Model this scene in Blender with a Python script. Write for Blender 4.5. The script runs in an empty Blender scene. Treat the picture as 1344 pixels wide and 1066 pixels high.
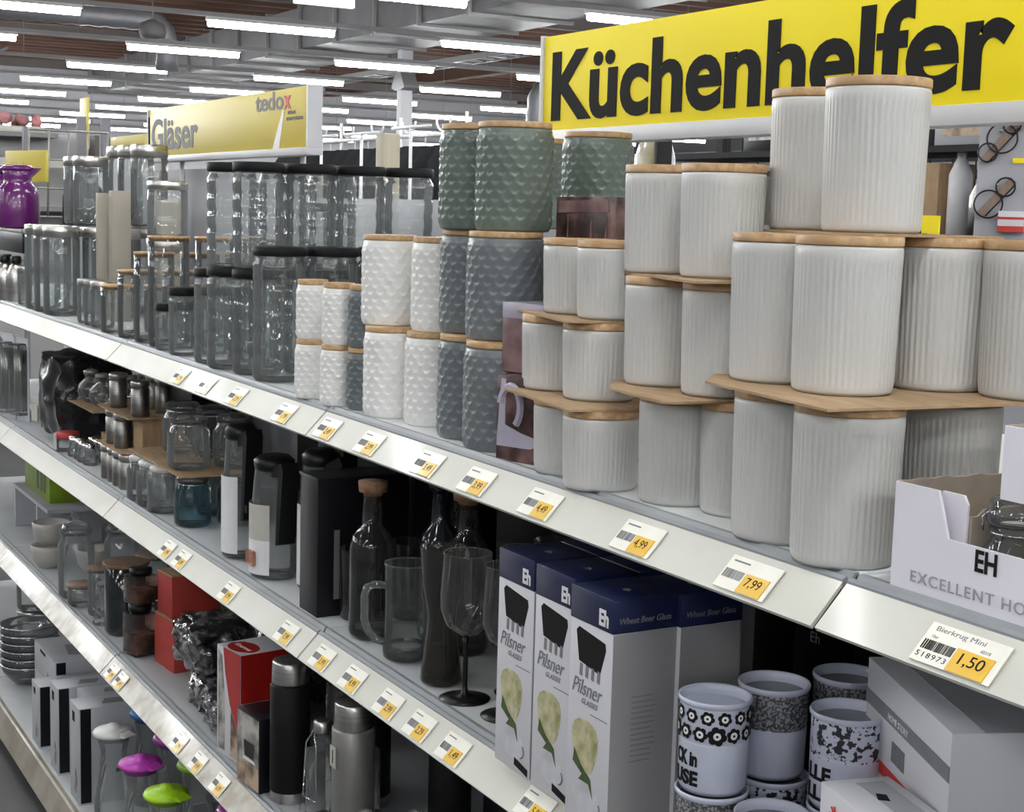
import bpy, bmesh, math, random
from math import pi, sin, cos, radians as R
from mathutils import Vector, Matrix
random.seed(7)
SC = bpy.context.scene
COL = SC.collection

# ------------------------------------------------------------------ camera
F_PX, YAW, PITCH, ROLL = 2003.0, 0.5135, 0.1265, -0.0279
fw = Vector((-cos(YAW) * cos(PITCH), sin(YAW) * cos(PITCH), -sin(PITCH)))
rt = fw.cross(Vector((0, 0, 1))).normalized()
up = rt.cross(fw)
up2 = up * cos(ROLL) + rt * sin(ROLL)
rt2 = rt * cos(ROLL) - up * sin(ROLL)
cam = bpy.data.cameras.new('camera')
cam.sensor_fit = 'HORIZONTAL'
cam.sensor_width = 36
cam.lens = F_PX / 1344 * 36
cam.clip_start = 0.05
cam.clip_end = 200
camo = bpy.data.objects.new('camera', cam)
COL.objects.link(camo)
M = Matrix((rt2, up2, -fw)).transposed().to_4x4()
M.translation = Vector((0, -0.912, 1.6))
camo.matrix_world = M
SC.camera = camo

# ------------------------------------------------------------------ world, exposure
w = bpy.data.worlds.new('world')
w.use_nodes = True
w.node_tree.nodes['Background'].inputs[0].default_value = (0.9, 0.95, 1.0, 1)
w.node_tree.nodes['Background'].inputs[1].default_value = 0.15
SC.world = w
SC.view_settings.view_transform = 'Standard'
SC.view_settings.look = 'None'
SC.view_settings.gamma = 1
SC.view_settings.use_curve_mapping = False
SC.view_settings.exposure = 0.0
TUBE_POWER = 61.0
SC.cycles.use_denoising = True
SC.cycles.transparent_max_bounces = 48
SC.cycles.max_bounces = 8
SC.cycles.sample_clamp_indirect = 6
SC.cycles.caustics_reflective = False
SC.cycles.caustics_refractive = False

# ------------------------------------------------------------------ materials
def nt(name):
    m = bpy.data.materials.new(name)
    m.use_nodes = True
    return m, m.node_tree, m.node_tree.nodes['Principled BSDF']

def lin(r, g, b):
    f = lambda c: c / 255 / 12.92 if c <= 10 else ((c / 255 + 0.055) / 1.055) ** 2.4
    return (f(r), f(g), f(b))

def mat(name, col, rough=0.5, metal=0.0, coat=0.0, noise=0.06, scale=30, stretch=(1, 1, 1), bump=0.0, spec=None, col2=None, ramp=(0.35, 0.65), detail=3):
    """procedural principled material: object-space noise modulates the colour (col..col2) and optionally the relief"""
    m, t, p = nt(name)
    p.inputs['Roughness'].default_value = rough
    p.inputs['Metallic'].default_value = metal
    p.inputs['Coat Weight'].default_value = coat
    p.inputs['Coat Roughness'].default_value = 0.08
    if spec is not None:
        p.inputs['Specular IOR Level'].default_value = spec
    tc = t.nodes.new('ShaderNodeTexCoord')
    mp = t.nodes.new('ShaderNodeMapping')
    mp.inputs['Scale'].default_value = stretch
    n = t.nodes.new('ShaderNodeTexNoise')
    n.inputs['Scale'].default_value = scale
    n.inputs['Detail'].default_value = detail
    r = t.nodes.new('ShaderNodeValToRGB')
    if col2 is None:
        a = tuple(max(0, c * (1 - noise)) for c in col)
        b = tuple(min(1, c * (1 + noise)) for c in col)
    else:
        a, b = col, col2
    r.color_ramp.elements[0].position, r.color_ramp.elements[1].position = ramp
    r.color_ramp.elements[0].color = (*a, 1)
    r.color_ramp.elements[1].color = (*b, 1)
    t.links.new(tc.outputs['Object'], mp.inputs[0])
    t.links.new(mp.outputs[0], n.inputs['Vector'])
    t.links.new(n.outputs['Fac'], r.inputs[0])
    t.links.new(r.outputs[0], p.inputs['Base Color'])
    if bump:
        bp = t.nodes.new('ShaderNodeBump')
        bp.inputs['Strength'].default_value = bump
        bp.inputs['Distance'].default_value = 0.002
        t.links.new(n.outputs['Fac'], bp.inputs['Height'])
        t.links.new(bp.outputs[0], p.inputs['Normal'])
    return m

def glass(name, tint=(0.97, 0.98, 0.98), edge=(0.93, 0.95, 0.95), rough=0.02, refl=0.0, haze=0.05, ior=1.38):
    """thin-walled glass: tinted transmission that deepens at grazing angles, mirror reflection over it"""
    m = bpy.data.materials.new(name)
    m.use_nodes = True
    t = m.node_tree
    t.nodes.clear()
    out = t.nodes.new('ShaderNodeOutputMaterial')
    lw = t.nodes.new('ShaderNodeLayerWeight')
    lw.inputs[0].default_value = 0.35
    mixc = t.nodes.new('ShaderNodeMix')
    mixc.data_type = 'RGBA'
    mixc.inputs[6].default_value = (*tint, 1)
    mixc.inputs[7].default_value = (*edge, 1)
    t.links.new(lw.outputs['Facing'], mixc.inputs[0])
    tr = t.nodes.new('ShaderNodeBsdfTransparent')
    t.links.new(mixc.outputs[2], tr.inputs[0])
    gl = t.nodes.new('ShaderNodeBsdfGlossy')
    gl.inputs['Roughness'].default_value = rough
    gl.inputs['Color'].default_value = (0.9, 0.9, 0.9, 1)
    fr = t.nodes.new('ShaderNodeFresnel')
    fr.inputs[0].default_value = ior
    mr = t.nodes.new('ShaderNodeMath')
    mr.operation = 'ADD'
    mr.use_clamp = True
    mr.inputs[1].default_value = refl
    t.links.new(fr.outputs[0], mr.inputs[0])
    ms = t.nodes.new('ShaderNodeMixShader')
    t.links.new(mr.outputs[0], ms.inputs[0])
    t.links.new(tr.outputs[0], ms.inputs[1])
    t.links.new(gl.outputs[0], ms.inputs[2])
    df = t.nodes.new('ShaderNodeBsdfTranslucent')
    df.inputs[0].default_value = (0.8, 0.84, 0.84, 1)
    dd = t.nodes.new('ShaderNodeBsdfDiffuse')
    dd.inputs[0].default_value = (0.8, 0.84, 0.84, 1)
    m2 = t.nodes.new('ShaderNodeMixShader')
    m2.inputs[0].default_value = 0.5
    t.links.new(df.outputs[0], m2.inputs[1])
    t.links.new(dd.outputs[0], m2.inputs[2])
    m3 = t.nodes.new('ShaderNodeMixShader')
    m3.inputs[0].default_value = haze
    t.links.new(ms.outputs[0], m3.inputs[1])
    t.links.new(m2.outputs[0], m3.inputs[2])
    t.links.new(m3.outputs[0], out.inputs[0])
    return m

def emit(name, col, s):
    m = bpy.data.materials.new(name)
    m.use_nodes = True
    t = m.node_tree
    t.nodes.clear()
    o = t.nodes.new('ShaderNodeOutputMaterial')
    e = t.nodes.new('ShaderNodeEmission')
    e.inputs[0].default_value = (*col, 1)
    e.inputs[1].default_value = s
    t.links.new(e.outputs[0], o.inputs[0])
    return m

MT = dict(
    white_ceramic=mat('white_ceramic', (0.61, 0.61, 0.595), 0.36, noise=0.02, scale=12),
    white_relief=mat('white_relief', (0.86, 0.86, 0.84), 0.3, noise=0.02, scale=12),
    grey_relief=mat('grey_relief', (0.135, 0.168, 0.145), 0.22, noise=0.08, scale=20),
    slate_relief=mat('slate_relief', (0.155, 0.175, 0.185), 0.28, noise=0.08, scale=20),
    bamboo=mat('bamboo', (0.44, 0.27, 0.13), 0.45, noise=0.3, scale=9, stretch=(1, 14, 14), col2=(0.60, 0.40, 0.21)),
    cork=mat('cork', (0.24, 0.13, 0.07), 0.8, scale=160, col2=(0.36, 0.21, 0.12), bump=0.4),
    cardboard=mat('cardboard', (0.36, 0.24, 0.13), 0.8, scale=14, col2=(0.46, 0.32, 0.19), stretch=(1, 6, 1)),
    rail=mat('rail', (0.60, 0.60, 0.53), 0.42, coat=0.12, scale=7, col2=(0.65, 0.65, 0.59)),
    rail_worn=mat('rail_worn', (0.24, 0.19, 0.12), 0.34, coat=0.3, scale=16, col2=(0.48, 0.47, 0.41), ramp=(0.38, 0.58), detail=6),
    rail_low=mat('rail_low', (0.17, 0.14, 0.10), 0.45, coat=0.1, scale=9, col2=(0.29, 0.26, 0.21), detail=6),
    rail_dark=mat('rail_dark', (0.30, 0.32, 0.34), 0.4, scale=9),
    rail_cap=mat('rail_cap', (0.05, 0.05, 0.05), 0.5, scale=9),
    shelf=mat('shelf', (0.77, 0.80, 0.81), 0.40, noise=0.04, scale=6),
    shelf_mid_shaded=mat('shelf_mid_shaded', (0.58, 0.61, 0.63), 0.42, noise=0.04, scale=6),  # shelf colour darkened for the weaker light one level down
    shelf_low_shaded=mat('shelf_low_shaded', (0.40, 0.42, 0.435), 0.45, noise=0.06, scale=6),  # same boards again, dimmer light of the lowest levels put into the colour
    panel=mat('panel', (0.46, 0.46, 0.49), 0.6, noise=0.03, scale=5),
    upright=mat('upright', (0.36, 0.33, 0.27), 0.5, noise=0.05, scale=8),
    panel_shaded=mat('panel_shaded', (0.009, 0.009, 0.010), 0.6, noise=0.1, scale=5),  # back panel blackened to paint in the deep shade between shelves
    sign_yellow=mat('sign_yellow', (0.97, 0.79, 0.004), 0.7, noise=0.02, scale=3),
    sign_pale=mat('sign_pale', (0.64, 0.52, 0.08), 0.45, noise=0.03, scale=3),
    sign_frame=mat('sign_frame', (0.60, 0.60, 0.62), 0.4, noise=0.03, scale=6),
    ink=mat('ink', (0.010, 0.010, 0.010), 0.7, noise=0.05, spec=0.15),
    grey_ink=mat('grey_ink', (0.20, 0.20, 0.22), 0.6, noise=0.05),
    silver_ink=mat('silver_ink', (0.38, 0.37, 0.40), 0.45, noise=0.05),
    red_ink=mat('red_ink', (0.55, 0.03, 0.02), 0.5, noise=0.05),
    white_ink=mat('white_ink', (0.80, 0.80, 0.82), 0.5, noise=0.03),
    tag_white=mat('tag_white', (0.92, 0.91, 0.82), 0.35, coat=0.2, noise=0.03, scale=40),
    tag_yellow=mat('tag_yellow', (0.82, 0.50, 0.02), 0.35, coat=0.2, noise=0.05, scale=40),
    black_plastic=mat('black_plastic', (0.007, 0.007, 0.008), 0.35, noise=0.1, spec=0.3),
    black_lid=mat('black_lid', (0.005, 0.005, 0.006), 0.55, noise=0.1, spec=0.25),
    black_matt=mat('black_matt', (0.006, 0.006, 0.007), 0.55, noise=0.15, scale=14, spec=0.25),
    black_card=mat('black_card', (0.008, 0.008, 0.010), 0.3, noise=0.2, scale=6),
    steel=mat('steel', (0.55, 0.54, 0.52), 0.28, metal=1, noise=0.12, scale=6, stretch=(1, 1, 40)),
    steel_dark=mat('steel_dark', (0.30, 0.29, 0.28), 0.35, metal=1, noise=0.15, scale=6, stretch=(1, 1, 40)),
    steel_grey=mat('steel_grey', (0.34, 0.33, 0.31), 0.45, metal=0.6, noise=0.08, scale=10),
    chrome=mat('chrome', (0.75, 0.75, 0.77), 0.1, metal=1, noise=0.05),
    foil=mat('foil', (0.02, 0.02, 0.022), 0.1, metal=0.2, coat=0.6, scale=30, col2=(0.22, 0.22, 0.23), ramp=(0.5, 0.66), bump=1.0, detail=4),
    bag=mat('bag', (0.008, 0.008, 0.009), 0.22, scale=24, col2=(0.02, 0.02, 0.022), bump=1.0, detail=4),
    clear=glass('clear_glass'),
    clear_dense=glass('clear_dense_glass', (0.97, 0.985, 0.985), (0.88, 0.91, 0.92), 0.04, 0.01, 0.09, 1.5),
    smoke=glass('smoke_glass', (0.46, 0.45, 0.44), (0.14, 0.14, 0.14), 0.02, 0.03, 0.03),
    smoke_light=glass('light_smoke_glass', (0.86, 0.85, 0.83), (0.42, 0.41, 0.40), 0.02, 0.04, 0.04),
    brown_glass=glass('brown_glass', (0.45, 0.40, 0.33), (0.16, 0.13, 0.10)),
    blue_glass=glass('blue_glass', (0.40, 0.66, 0.74), (0.10, 0.25, 0.32)),
    rose_glass=glass('rose_glass', (0.62, 0.46, 0.42), (0.22, 0.15, 0.13)),
    dark_glass=mat('dark_glass', (0.014, 0.018, 0.021), 0.12, coat=0.4, noise=0.1),
    purple=mat('purple', (0.14, 0.015, 0.15), 0.25, coat=0.4, noise=0.1),
    carton_white=mat('carton_white', (0.85, 0.83, 0.91), 0.5, noise=0.03, scale=8),
    carton_grey=mat('carton_grey', (0.42, 0.43, 0.46), 0.5, noise=0.05, scale=8),
    tag_beige=mat('beige_card', (0.40, 0.37, 0.31), 0.6, noise=0.06, scale=5),
    bamboo_dull=mat('bamboo_dull', (0.22, 0.14, 0.09), 0.5, noise=0.2, scale=10, stretch=(1, 14, 14)),
    board_grey=mat('board_grey', (0.40, 0.40, 0.44), 0.6, noise=0.04, scale=4),
    wrap_white=mat('wrap_white', (0.55, 0.56, 0.60), 0.2, coat=0.5, scale=30, col2=(0.72, 0.73, 0.77), bump=0.8),
    wall_pale=mat('wall_pale', (0.40, 0.40, 0.40), 0.6, noise=0.04, scale=3),
    carton_inner=mat('carton_inner', (0.40, 0.34, 0.28), 0.8, noise=0.1, scale=20),
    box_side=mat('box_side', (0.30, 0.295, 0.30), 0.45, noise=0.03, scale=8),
    box_white=mat('box_white', (0.66, 0.66, 0.70), 0.4, noise=0.02, scale=8),
    box_navy=mat('box_navy', (0.008, 0.013, 0.055), 0.35, noise=0.1, scale=10),
    box_black=mat('box_black', (0.005, 0.005, 0.008), 0.35, noise=0.2, scale=8, spec=0.3),
    beer_print=mat('beer_print', (0.24, 0.25, 0.08), 0.5, scale=45, col2=(0.62, 0.58, 0.38), ramp=(0.3, 0.62)),
    leaf_print=mat('leaf_print', (0.05, 0.08, 0.02), 0.5, noise=0.3, scale=60),
    haze_print=mat('haze_print', (0.50, 0.51, 0.55), 0.5, scale=30, col2=(0.66, 0.67, 0.71)),
    green_box=mat('green_box', (0.17, 0.26, 0.012), 0.4, noise=0.2, scale=12),
    red_card=mat('red_card', (0.42, 0.045, 0.035), 0.6, noise=0.06, scale=10),
    red_box=mat('red_box', (0.42, 0.015, 0.012), 0.35, noise=0.08, scale=10),
    photo_brown=mat('photo_brown', (0.035, 0.016, 0.014), 0.35, scale=26, col2=(0.20, 0.11, 0.10), ramp=(0.42, 0.62)),
    photo_rose=mat('photo_rose', (0.16, 0.085, 0.09), 0.35, scale=18, col2=(0.42, 0.27, 0.26), ramp=(0.35, 0.65)),
    photo_tan=mat('photo_tan', (0.10, 0.055, 0.03), 0.4, scale=20, col2=(0.55, 0.42, 0.30), ramp=(0.38, 0.6)),
    photo_grey=mat('photo_grey', (0.10, 0.09, 0.085), 0.4, scale=22, col2=(0.50, 0.48, 0.45), ramp=(0.4, 0.6)),
    lilac=mat('lilac', (0.45, 0.42, 0.52), 0.4, noise=0.08, scale=18),
    label_paper=mat('label_paper', (0.55, 0.54, 0.49), 0.5, noise=0.06, scale=20),
    copper=mat('copper_print', (0.40, 0.20, 0.14), 0.4, noise=0.2, scale=30),
    bowl=mat('bowl', (0.44, 0.42, 0.39), 0.35, noise=0.04, scale=20),
    enamel=mat('enamel', (0.55, 0.58, 0.70), 0.2, coat=0.3, noise=0.03, scale=16),
    enamel_dark=mat('enamel_inside', (0.16, 0.17, 0.19), 0.25, noise=0.05, scale=16),
    glitter=mat('glitter', (0.10, 0.10, 0.11), 0.25, metal=0.3, scale=330, col2=(0.42, 0.42, 0.44), ramp=(0.45, 0.6), detail=1),
    lid_white=mat('lid_white', (0.62, 0.63, 0.62), 0.3, noise=0.05),
    lid_blue=mat('lid_blue', (0.012, 0.13, 0.36), 0.3, noise=0.05),
    lid_magenta=mat('lid_magenta', (0.50, 0.05, 0.45), 0.3, noise=0.05),
    lid_purple=mat('lid_purple', (0.30, 0.03, 0.28), 0.3, noise=0.05),
    lid_lime=mat('lid_lime', (0.35, 0.62, 0.012), 0.3, noise=0.05),
    lid_green=mat('lid_green', (0.22, 0.40, 0.02), 0.3, noise=0.05),
    red_lid=mat('red_lid', (0.5, 0.06, 0.06), 0.35, noise=0.05),
    floor=mat('floor', (0.085, 0.085, 0.088), 0.35, scale=3, col2=(0.11, 0.11, 0.115)),
    deck=mat('deck', (0.135, 0.068, 0.045), 0.7, noise=0.2, scale=0.6),
    beam=mat('beam', (0.11, 0.095, 0.09), 0.6, noise=0.08, scale=2),
    beam_light=mat('beam_light', (0.22, 0.215, 0.22), 0.5, noise=0.06, scale=2),
    duct=mat('duct', (0.15, 0.15, 0.16), 0.5, metal=0.35, noise=0.1, scale=3),
    wall=mat('wall', (0.34, 0.34, 0.36), 0.7, noise=0.05, scale=0.8),
    fixture=mat('fixture', (0.6, 0.6, 0.6), 0.5, noise=0.02),
    column=mat('column', (0.45, 0.45, 0.47), 0.6, noise=0.04, scale=3),
    column_beige=mat('column_beige', (0.42, 0.38, 0.28), 0.6, noise=0.06, scale=4, stretch=(8, 8, 0.4)),
    cloth_dark=mat('cloth_dark', (0.008, 0.009, 0.011), 0.9, scale=3, col2=(0.025, 0.026, 0.03), bump=0.5),
    cloth_grey=mat('cloth_grey', (0.10, 0.10, 0.105), 0.9, noise=0.3, scale=6, bump=0.5),
    tan_wood=mat('tan_wood', (0.20, 0.14, 0.11), 0.6, scale=8, col2=(0.28, 0.20, 0.16), stretch=(12, 12, 1)),
    pink=mat('pink_flowers', (0.35, 0.16, 0.16), 0.8, noise=0.5, scale=8),
    tube=emit('tube_light', (0.98, 1.0, 1.0), TUBE_POWER),
    exit_green=emit('exit_green', (0.0, 0.42, 0.22), 1.0),
    exit_white=emit('exit_white', (0.9, 1.0, 0.95), 1.4),
)

def flower_mat():
    """black flowers with white eyes on white, laid out by angle and height round the mug"""
    m, t, p = nt('flower_print')
    p.inputs['Roughness'].default_value = 0.2
    tc = t.nodes.new('ShaderNodeTexCoord')
    vo = t.nodes.new('ShaderNodeTexVoronoi')
    vo.inputs['Scale'].default_value = 42
    vo.inputs['Randomness'].default_value = 0.55
    no = t.nodes.new('ShaderNodeTexNoise')
    no.inputs['Scale'].default_value = 140
    ad = t.nodes.new('ShaderNodeMath')
    ad.operation = 'MULTIPLY_ADD'
    ad.inputs[1].default_value = 0.35
    r = t.nodes.new('ShaderNodeValToRGB')
    e = r.color_ramp.elements
    e[0].position, e[0].color = 0.0, (0.7, 0.7, 0.74, 1)
    e[1].position, e[1].color = 1.0, (0.7, 0.7, 0.74, 1)
    for pos, c in ((0.36, 0.7), (0.38, 0.01), (0.60, 0.01), (0.62, 0.7)):
        x = e.new(pos)
        x.color = (c, c, c * 1.04, 1)
    t.links.new(tc.outputs['Object'], vo.inputs['Vector'])
    t.links.new(tc.outputs['Object'], no.inputs['Vector'])
    t.links.new(no.outputs['Fac'], ad.inputs[0])
    t.links.new(vo.outputs['Distance'], ad.inputs[2])
    t.links.new(ad.outputs[0], r.inputs[0])
    t.links.new(r.outputs[0], p.inputs['Base Color'])
    return m
MT['flower'] = flower_mat()
MT['scroll'] = mat('scroll_print', (0.03, 0.03, 0.035), 0.2, scale=150, col2=(0.55, 0.58, 0.70), ramp=(0.45, 0.48), detail=4)

# ------------------------------------------------------------------ mesh helpers
class B:
    """collects shapes into one bmesh"""
    def __init__(s):
        s.bm = bmesh.new()
    def box(s, x0, x1, y0, y1, z0, z1, bev=0.0, mi=0, rot=0, piv=None):
        t = bmesh.new()
        bmesh.ops.create_cube(t, size=1)
        for v in t.verts:
            v.co = Vector(((x0 + x1) / 2 + v.co.x * (x1 - x0), (y0 + y1) / 2 + v.co.y * (y1 - y0), (z0 + z1) / 2 + v.co.z * (z1 - z0)))
        if bev:
            bmesh.ops.bevel(t, geom=list(t.edges), offset=bev, segments=2, affect='EDGES', profile=0.5)
        if rot:
            bmesh.ops.rotate(t, verts=t.verts, cent=piv or Vector(((x0 + x1) / 2, (y0 + y1) / 2, 0)), matrix=Matrix.Rotation(rot, 3, 'Z'))
        return s.add(t, mi)
    def add(s, t, mi=0):
        for f in t.faces:
            f.material_index = mi
        me = bpy.data.meshes.new('tmp')
        t.to_mesh(me)
        t.free()
        s.bm.from_mesh(me)
        bpy.data.meshes.remove(me)
        return s
    def lathe(s, prof, seg=48, cx=0, cy=0, mi=0, rf=None, cap0=True, cap1=True, mis=None):
        """prof: (radius, z) bottom to top; rf(angle index, ring index) adds to the radius"""
        bm = s.bm
        rings = []
        for k, (r, z) in enumerate(prof):
            if r <= 1e-6:
                rings.append([bm.verts.new((cx, cy, z))])
                continue
            rings.append([bm.verts.new((cx + (r + (rf(i, k) if rf else 0)) * cos(2 * pi * i / seg), cy + (r + (rf(i, k) if rf else 0)) * sin(2 * pi * i / seg), z)) for i in range(seg)])
        for k in range(len(rings) - 1):
            a, b = rings[k], rings[k + 1]
            m = mis[k] if mis else mi
            for i in range(seg):
                j = (i + 1) % seg
                if len(a) == 1 and len(b) == 1:
                    continue
                if len(a) == 1:
                    f = bm.faces.new((a[0], b[j], b[i]))
                elif len(b) == 1:
                    f = bm.faces.new((a[i], a[j], b[0]))
                else:
                    f = bm.faces.new((a[i], a[j], b[j], b[i]))
                f.material_index = m
        if cap0 and len(rings[0]) > 1:
            bm.faces.new(list(reversed(rings[0]))).material_index = mi
        if cap1 and len(rings[-1]) > 1:
            bm.faces.new(rings[-1]).material_index = mi
        return s
    def prism(s, poly, axis, a0, a1, mi=0):
        """extrude polygon along axis: 'x' poly is (y,z); 'y' poly is (x,z); 'z' poly is (x,y)"""
        bm = s.bm
        mk = {'x': lambda p, a: (a, p[0], p[1]), 'y': lambda p, a: (p[0], a, p[1]), 'z': lambda p, a: (p[0], p[1], a)}[axis]
        A = [bm.verts.new(mk(p, a0)) for p in poly]
        Z = [bm.verts.new(mk(p, a1)) for p in poly]
        n = len(poly)
        fs = [bm.faces.new((A[i], A[(i + 1) % n], Z[(i + 1) % n], Z[i])) for i in range(n)]
        fs.append(bm.faces.new(list(reversed(A))))
        fs.append(bm.faces.new(Z))
        for f in fs:
            f.material_index = mi
        bmesh.ops.recalc_face_normals(bm, faces=fs)
        return s
    def tube(s, pts, r, seg=8, closed=False, mi=0):
        bm = s.bm
        pts = [Vector(p) for p in pts]
        n = len(pts)
        rings = []
        prev = None
        for i, p in enumerate(pts):
            if closed:
                d = pts[(i + 1) % n] - pts[i - 1]
            else:
                d = pts[min(i + 1, n - 1)] - pts[max(i - 1, 0)]
            d.normalize()
            ref = prev if prev is not None else (Vector((0, 0, 1)) if abs(d.z) < 0.9 else Vector((1, 0, 0)))
            a = (ref - d * ref.dot(d)).normalized()
            prev = a
            b = d.cross(a)
            rr = r[i] if isinstance(r, (list, tuple)) else r
            rings.append([bm.verts.new(p + (a * cos(2 * pi * k / seg) + b * sin(2 * pi * k / seg)) * rr) for k in range(seg)])
        for i in range(n if closed else n - 1):
            A, Z = rings[i], rings[(i + 1) % n]
            for k in range(seg):
                bm.faces.new((A[k], A[(k + 1) % seg], Z[(k + 1) % seg], Z[k])).material_index = mi
        if not closed:
            bm.faces.new(list(reversed(rings[0]))).material_index = mi
            bm.faces.new(rings[-1]).material_index = mi
        return s
    def quad(s, pts, mi=0):
        s.bm.faces.new([s.bm.verts.new(p) for p in pts]).material_index = mi
        return s
    def make(s, name, mats, parent=None, smooth=0.6, **kw):
        me = bpy.data.meshes.new(name)
        if smooth:
            for f in s.bm.faces:
                f.smooth = True
            for e in s.bm.edges:
                if len(e.link_faces) == 2 and e.calc_face_angle(0) > smooth:
                    e.smooth = False
        s.bm.to_mesh(me)
        s.bm.free()
        for m in (mats if isinstance(mats, (list, tuple)) else [mats]):
            me.materials.append(MT[m] if isinstance(m, str) else m)
        return link(name, me, parent, **kw)

def link(name, me, parent=None, loc=None, label=None, kind=None):
    o = bpy.data.objects.new(name, me)
    COL.objects.link(o)
    if parent:
        o.parent = parent
    if loc:
        o.location = loc
    if label:
        o['label'] = label
    if kind:
        o['kind'] = kind
    return o

def thing(name, label, cat, loc=(0, 0, 0), rz=0, group=None):
    o = bpy.data.objects.new(name, None)
    o.empty_display_size = 0.05
    COL.objects.link(o)
    o.location = loc
    o.rotation_euler = (0, 0, rz)
    o['label'] = label
    o['category'] = cat
    if group:
        o['group'] = group
    return o

def tag(o, label, cat, group=None):
    o['label'] = label
    o['category'] = cat
    if group:
        o['group'] = group
    return o

def dup(root, label, loc, rz=None, group=None):
    def cp(o, par):
        c = o.copy()
        COL.objects.link(c)
        if par:
            c.parent = par
        for ch in o.children:
            cp(ch, c)
        return c
    r = cp(root, None)
    r.location = loc
    if rz is not None:
        r.rotation_euler = (0, 0, rz)
    r['label'] = label
    if group:
        r['group'] = group
    return r

class Kind:
    """first call places the prototype, later calls copy it"""
    def __init__(s, builder):
        s.b = builder
        s.root = None
    def __call__(s, label, loc, rz=0.0, group=None):
        if s.root is None:
            s.root = s.b()
            s.root.location = loc
            s.root.rotation_euler = (0, 0, rz)
            s.root['label'] = label
            if group:
                s.root['group'] = group
            return s.root
        return dup(s.root, label, loc, rz, group)

def text(name, body, size, m, parent, loc, rot=(pi / 2, 0, 0), ext=0.0006, off=0.0, sx=1.0, align='LEFT', shear=0.0, bend=None, width=None, space=1.0, label=None):
    c = bpy.data.curves.new(name, 'FONT')
    c.body = body
    c.size = size
    c.extrude = ext
    c.offset = off
    c.shear = shear
    c.align_x = align
    c.space_character = space
    c.resolution_u = 5
    o = bpy.data.objects.new('tmp_text', c)
    COL.objects.link(o)
    bpy.context.view_layer.update()
    me = bpy.data.meshes.new_from_object(o.evaluated_get(bpy.context.evaluated_depsgraph_get()))
    bpy.data.objects.remove(o)
    bpy.data.curves.remove(c)
    me.name = name
    if width:
        xs = [v.co.x for v in me.vertices]
        sx = width / (max(xs) - min(xs))
    for v in me.vertices:
        v.co.x *= sx
        if bend:
            a = v.co.x / bend
            rr = bend + v.co.z
            v.co = Vector((rr * sin(a), v.co.y, rr * cos(a)))
    me.materials.clear()
    me.materials.append(MT[m])
    o = link(name, me, parent, loc, label)
    o.rotation_euler = rot
    return o

# ------------------------------------------------------------------ the setting
def structure(b, name, m, smooth=0):
    return b.make(name, m, smooth=smooth, kind='structure')
structure(B().box(-46, 12, -14, 30, -0.2, 0), 'floor', 'floor')
b = B()
for i in range(74):                       # corrugated roof deck, ribs along y
    x0 = -46 + i * 0.8
    b.prism([(x0, 5.6), (x0 + 0.5, 5.6), (x0 + 0.56, 5.48), (x0 + 0.74, 5.48), (x0 + 0.8, 5.6), (x0 + 0.8, 5.8), (x0, 5.8)], 'y', -14, 30)
structure(b, 'ceiling', 'deck')
structure(B().box(-46.3, -46, -14, 30, 0, 5.6), 'wall_left', 'wall')
structure(B().box(12, 12.3, -14, 30, 0, 5.6), 'wall_right', 'wall')
structure(B().box(-46, 12, 30, 30.3, 0, 5.6), 'wall_back', 'wall')
structure(B().box(-46, 12, -14.3, -14, 0, 5.6), 'wall_front', 'wall')
n = 0
for y in (-10, -3, 4, 11, 18, 25):        # roof girders along x
    n += 1
    bb = B().box(-46, 12, y - 0.09, y + 0.09, 5.1, 5.48)
    bb.box(-46, 12, y - 0.16, y + 0.16, 5.06, 5.1)
    structure(bb, 'trim_%d' % n, 'deck')
for x in (-40, -32, -24, -16, -8, 0):     # joists along y
    n += 1
    structure(B().box(x - 0.06, x + 0.06, -14, 30, 4.86, 5.06), 'trim_%d' % n, 'beam')

# ceiling lamps: rows of linear lights hung under trunking rails that run along y
rail_x = [-46.0 + 3.35 * k + 2.15 for k in range(0, 17)]
lamp_y = [-9.35, -6.4, -3.45, -0.5, 2.45, 5.4, 8.35, 11.3, 14.25, 17.2, 20.15, 23.1]
ords = ['nearest', 'second nearest', 'third', 'fourth', 'fifth', 'sixth', 'seventh', 'eighth', 'ninth', 'tenth', 'eleventh', 'twelfth']
def ordn(i):
    names = ['first', 'second', 'third', 'fourth', 'fifth', 'sixth', 'seventh', 'eighth', 'ninth', 'tenth', 'eleventh', 'twelfth', 'thirteenth', 'fourteenth', 'fifteenth', 'sixteenth', 'seventeenth', 'eighteenth', 'nineteenth', 'twentieth']
    return names[i]
def lamp_proto():
    t = thing('linear_ceiling_lamp', '', 'lamp')
    B().prism([(-0.05, 0.03), (-0.035, 0.07), (0.035, 0.07), (0.05, 0.03)], 'y', -0.78, 0.78).make('housing', 'fixture', t, smooth=0)
    b = B()
    b.tube([(0, -0.755, 0.0), (0, 0.755, 0.0)], 0.044, 10)
    b.make('diffuser', 'tube', t)
    return t
lamp = Kind(lamp_proto)
for k, x in enumerate(rail_x):
    t = thing('lamp_trunking', 'grey lighting rail across the hall, %s from the far end wall' % ordn(k), 'rail', (x, 0, 3.62))
    b = B().box(-0.03, 0.03, -11, 25, 0.07, 0.12)
    b.make('rail', 'beam_light', t, smooth=0)
    for y in (-8, -2, 4, 10, 16, 22):
        B().tube([(0, y, 0.12), (0, y, 1.86)], 0.006, 5).make('suspension_rod', 'beam_light', t)
    for j, y in enumerate(lamp_y):
        lamp('glowing white linear lamp on the %s rail from the far wall, %s along it' % (ordn(k), ordn(j)), (x, y, 3.62), 0, 'linear lamps under the ceiling')

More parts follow.
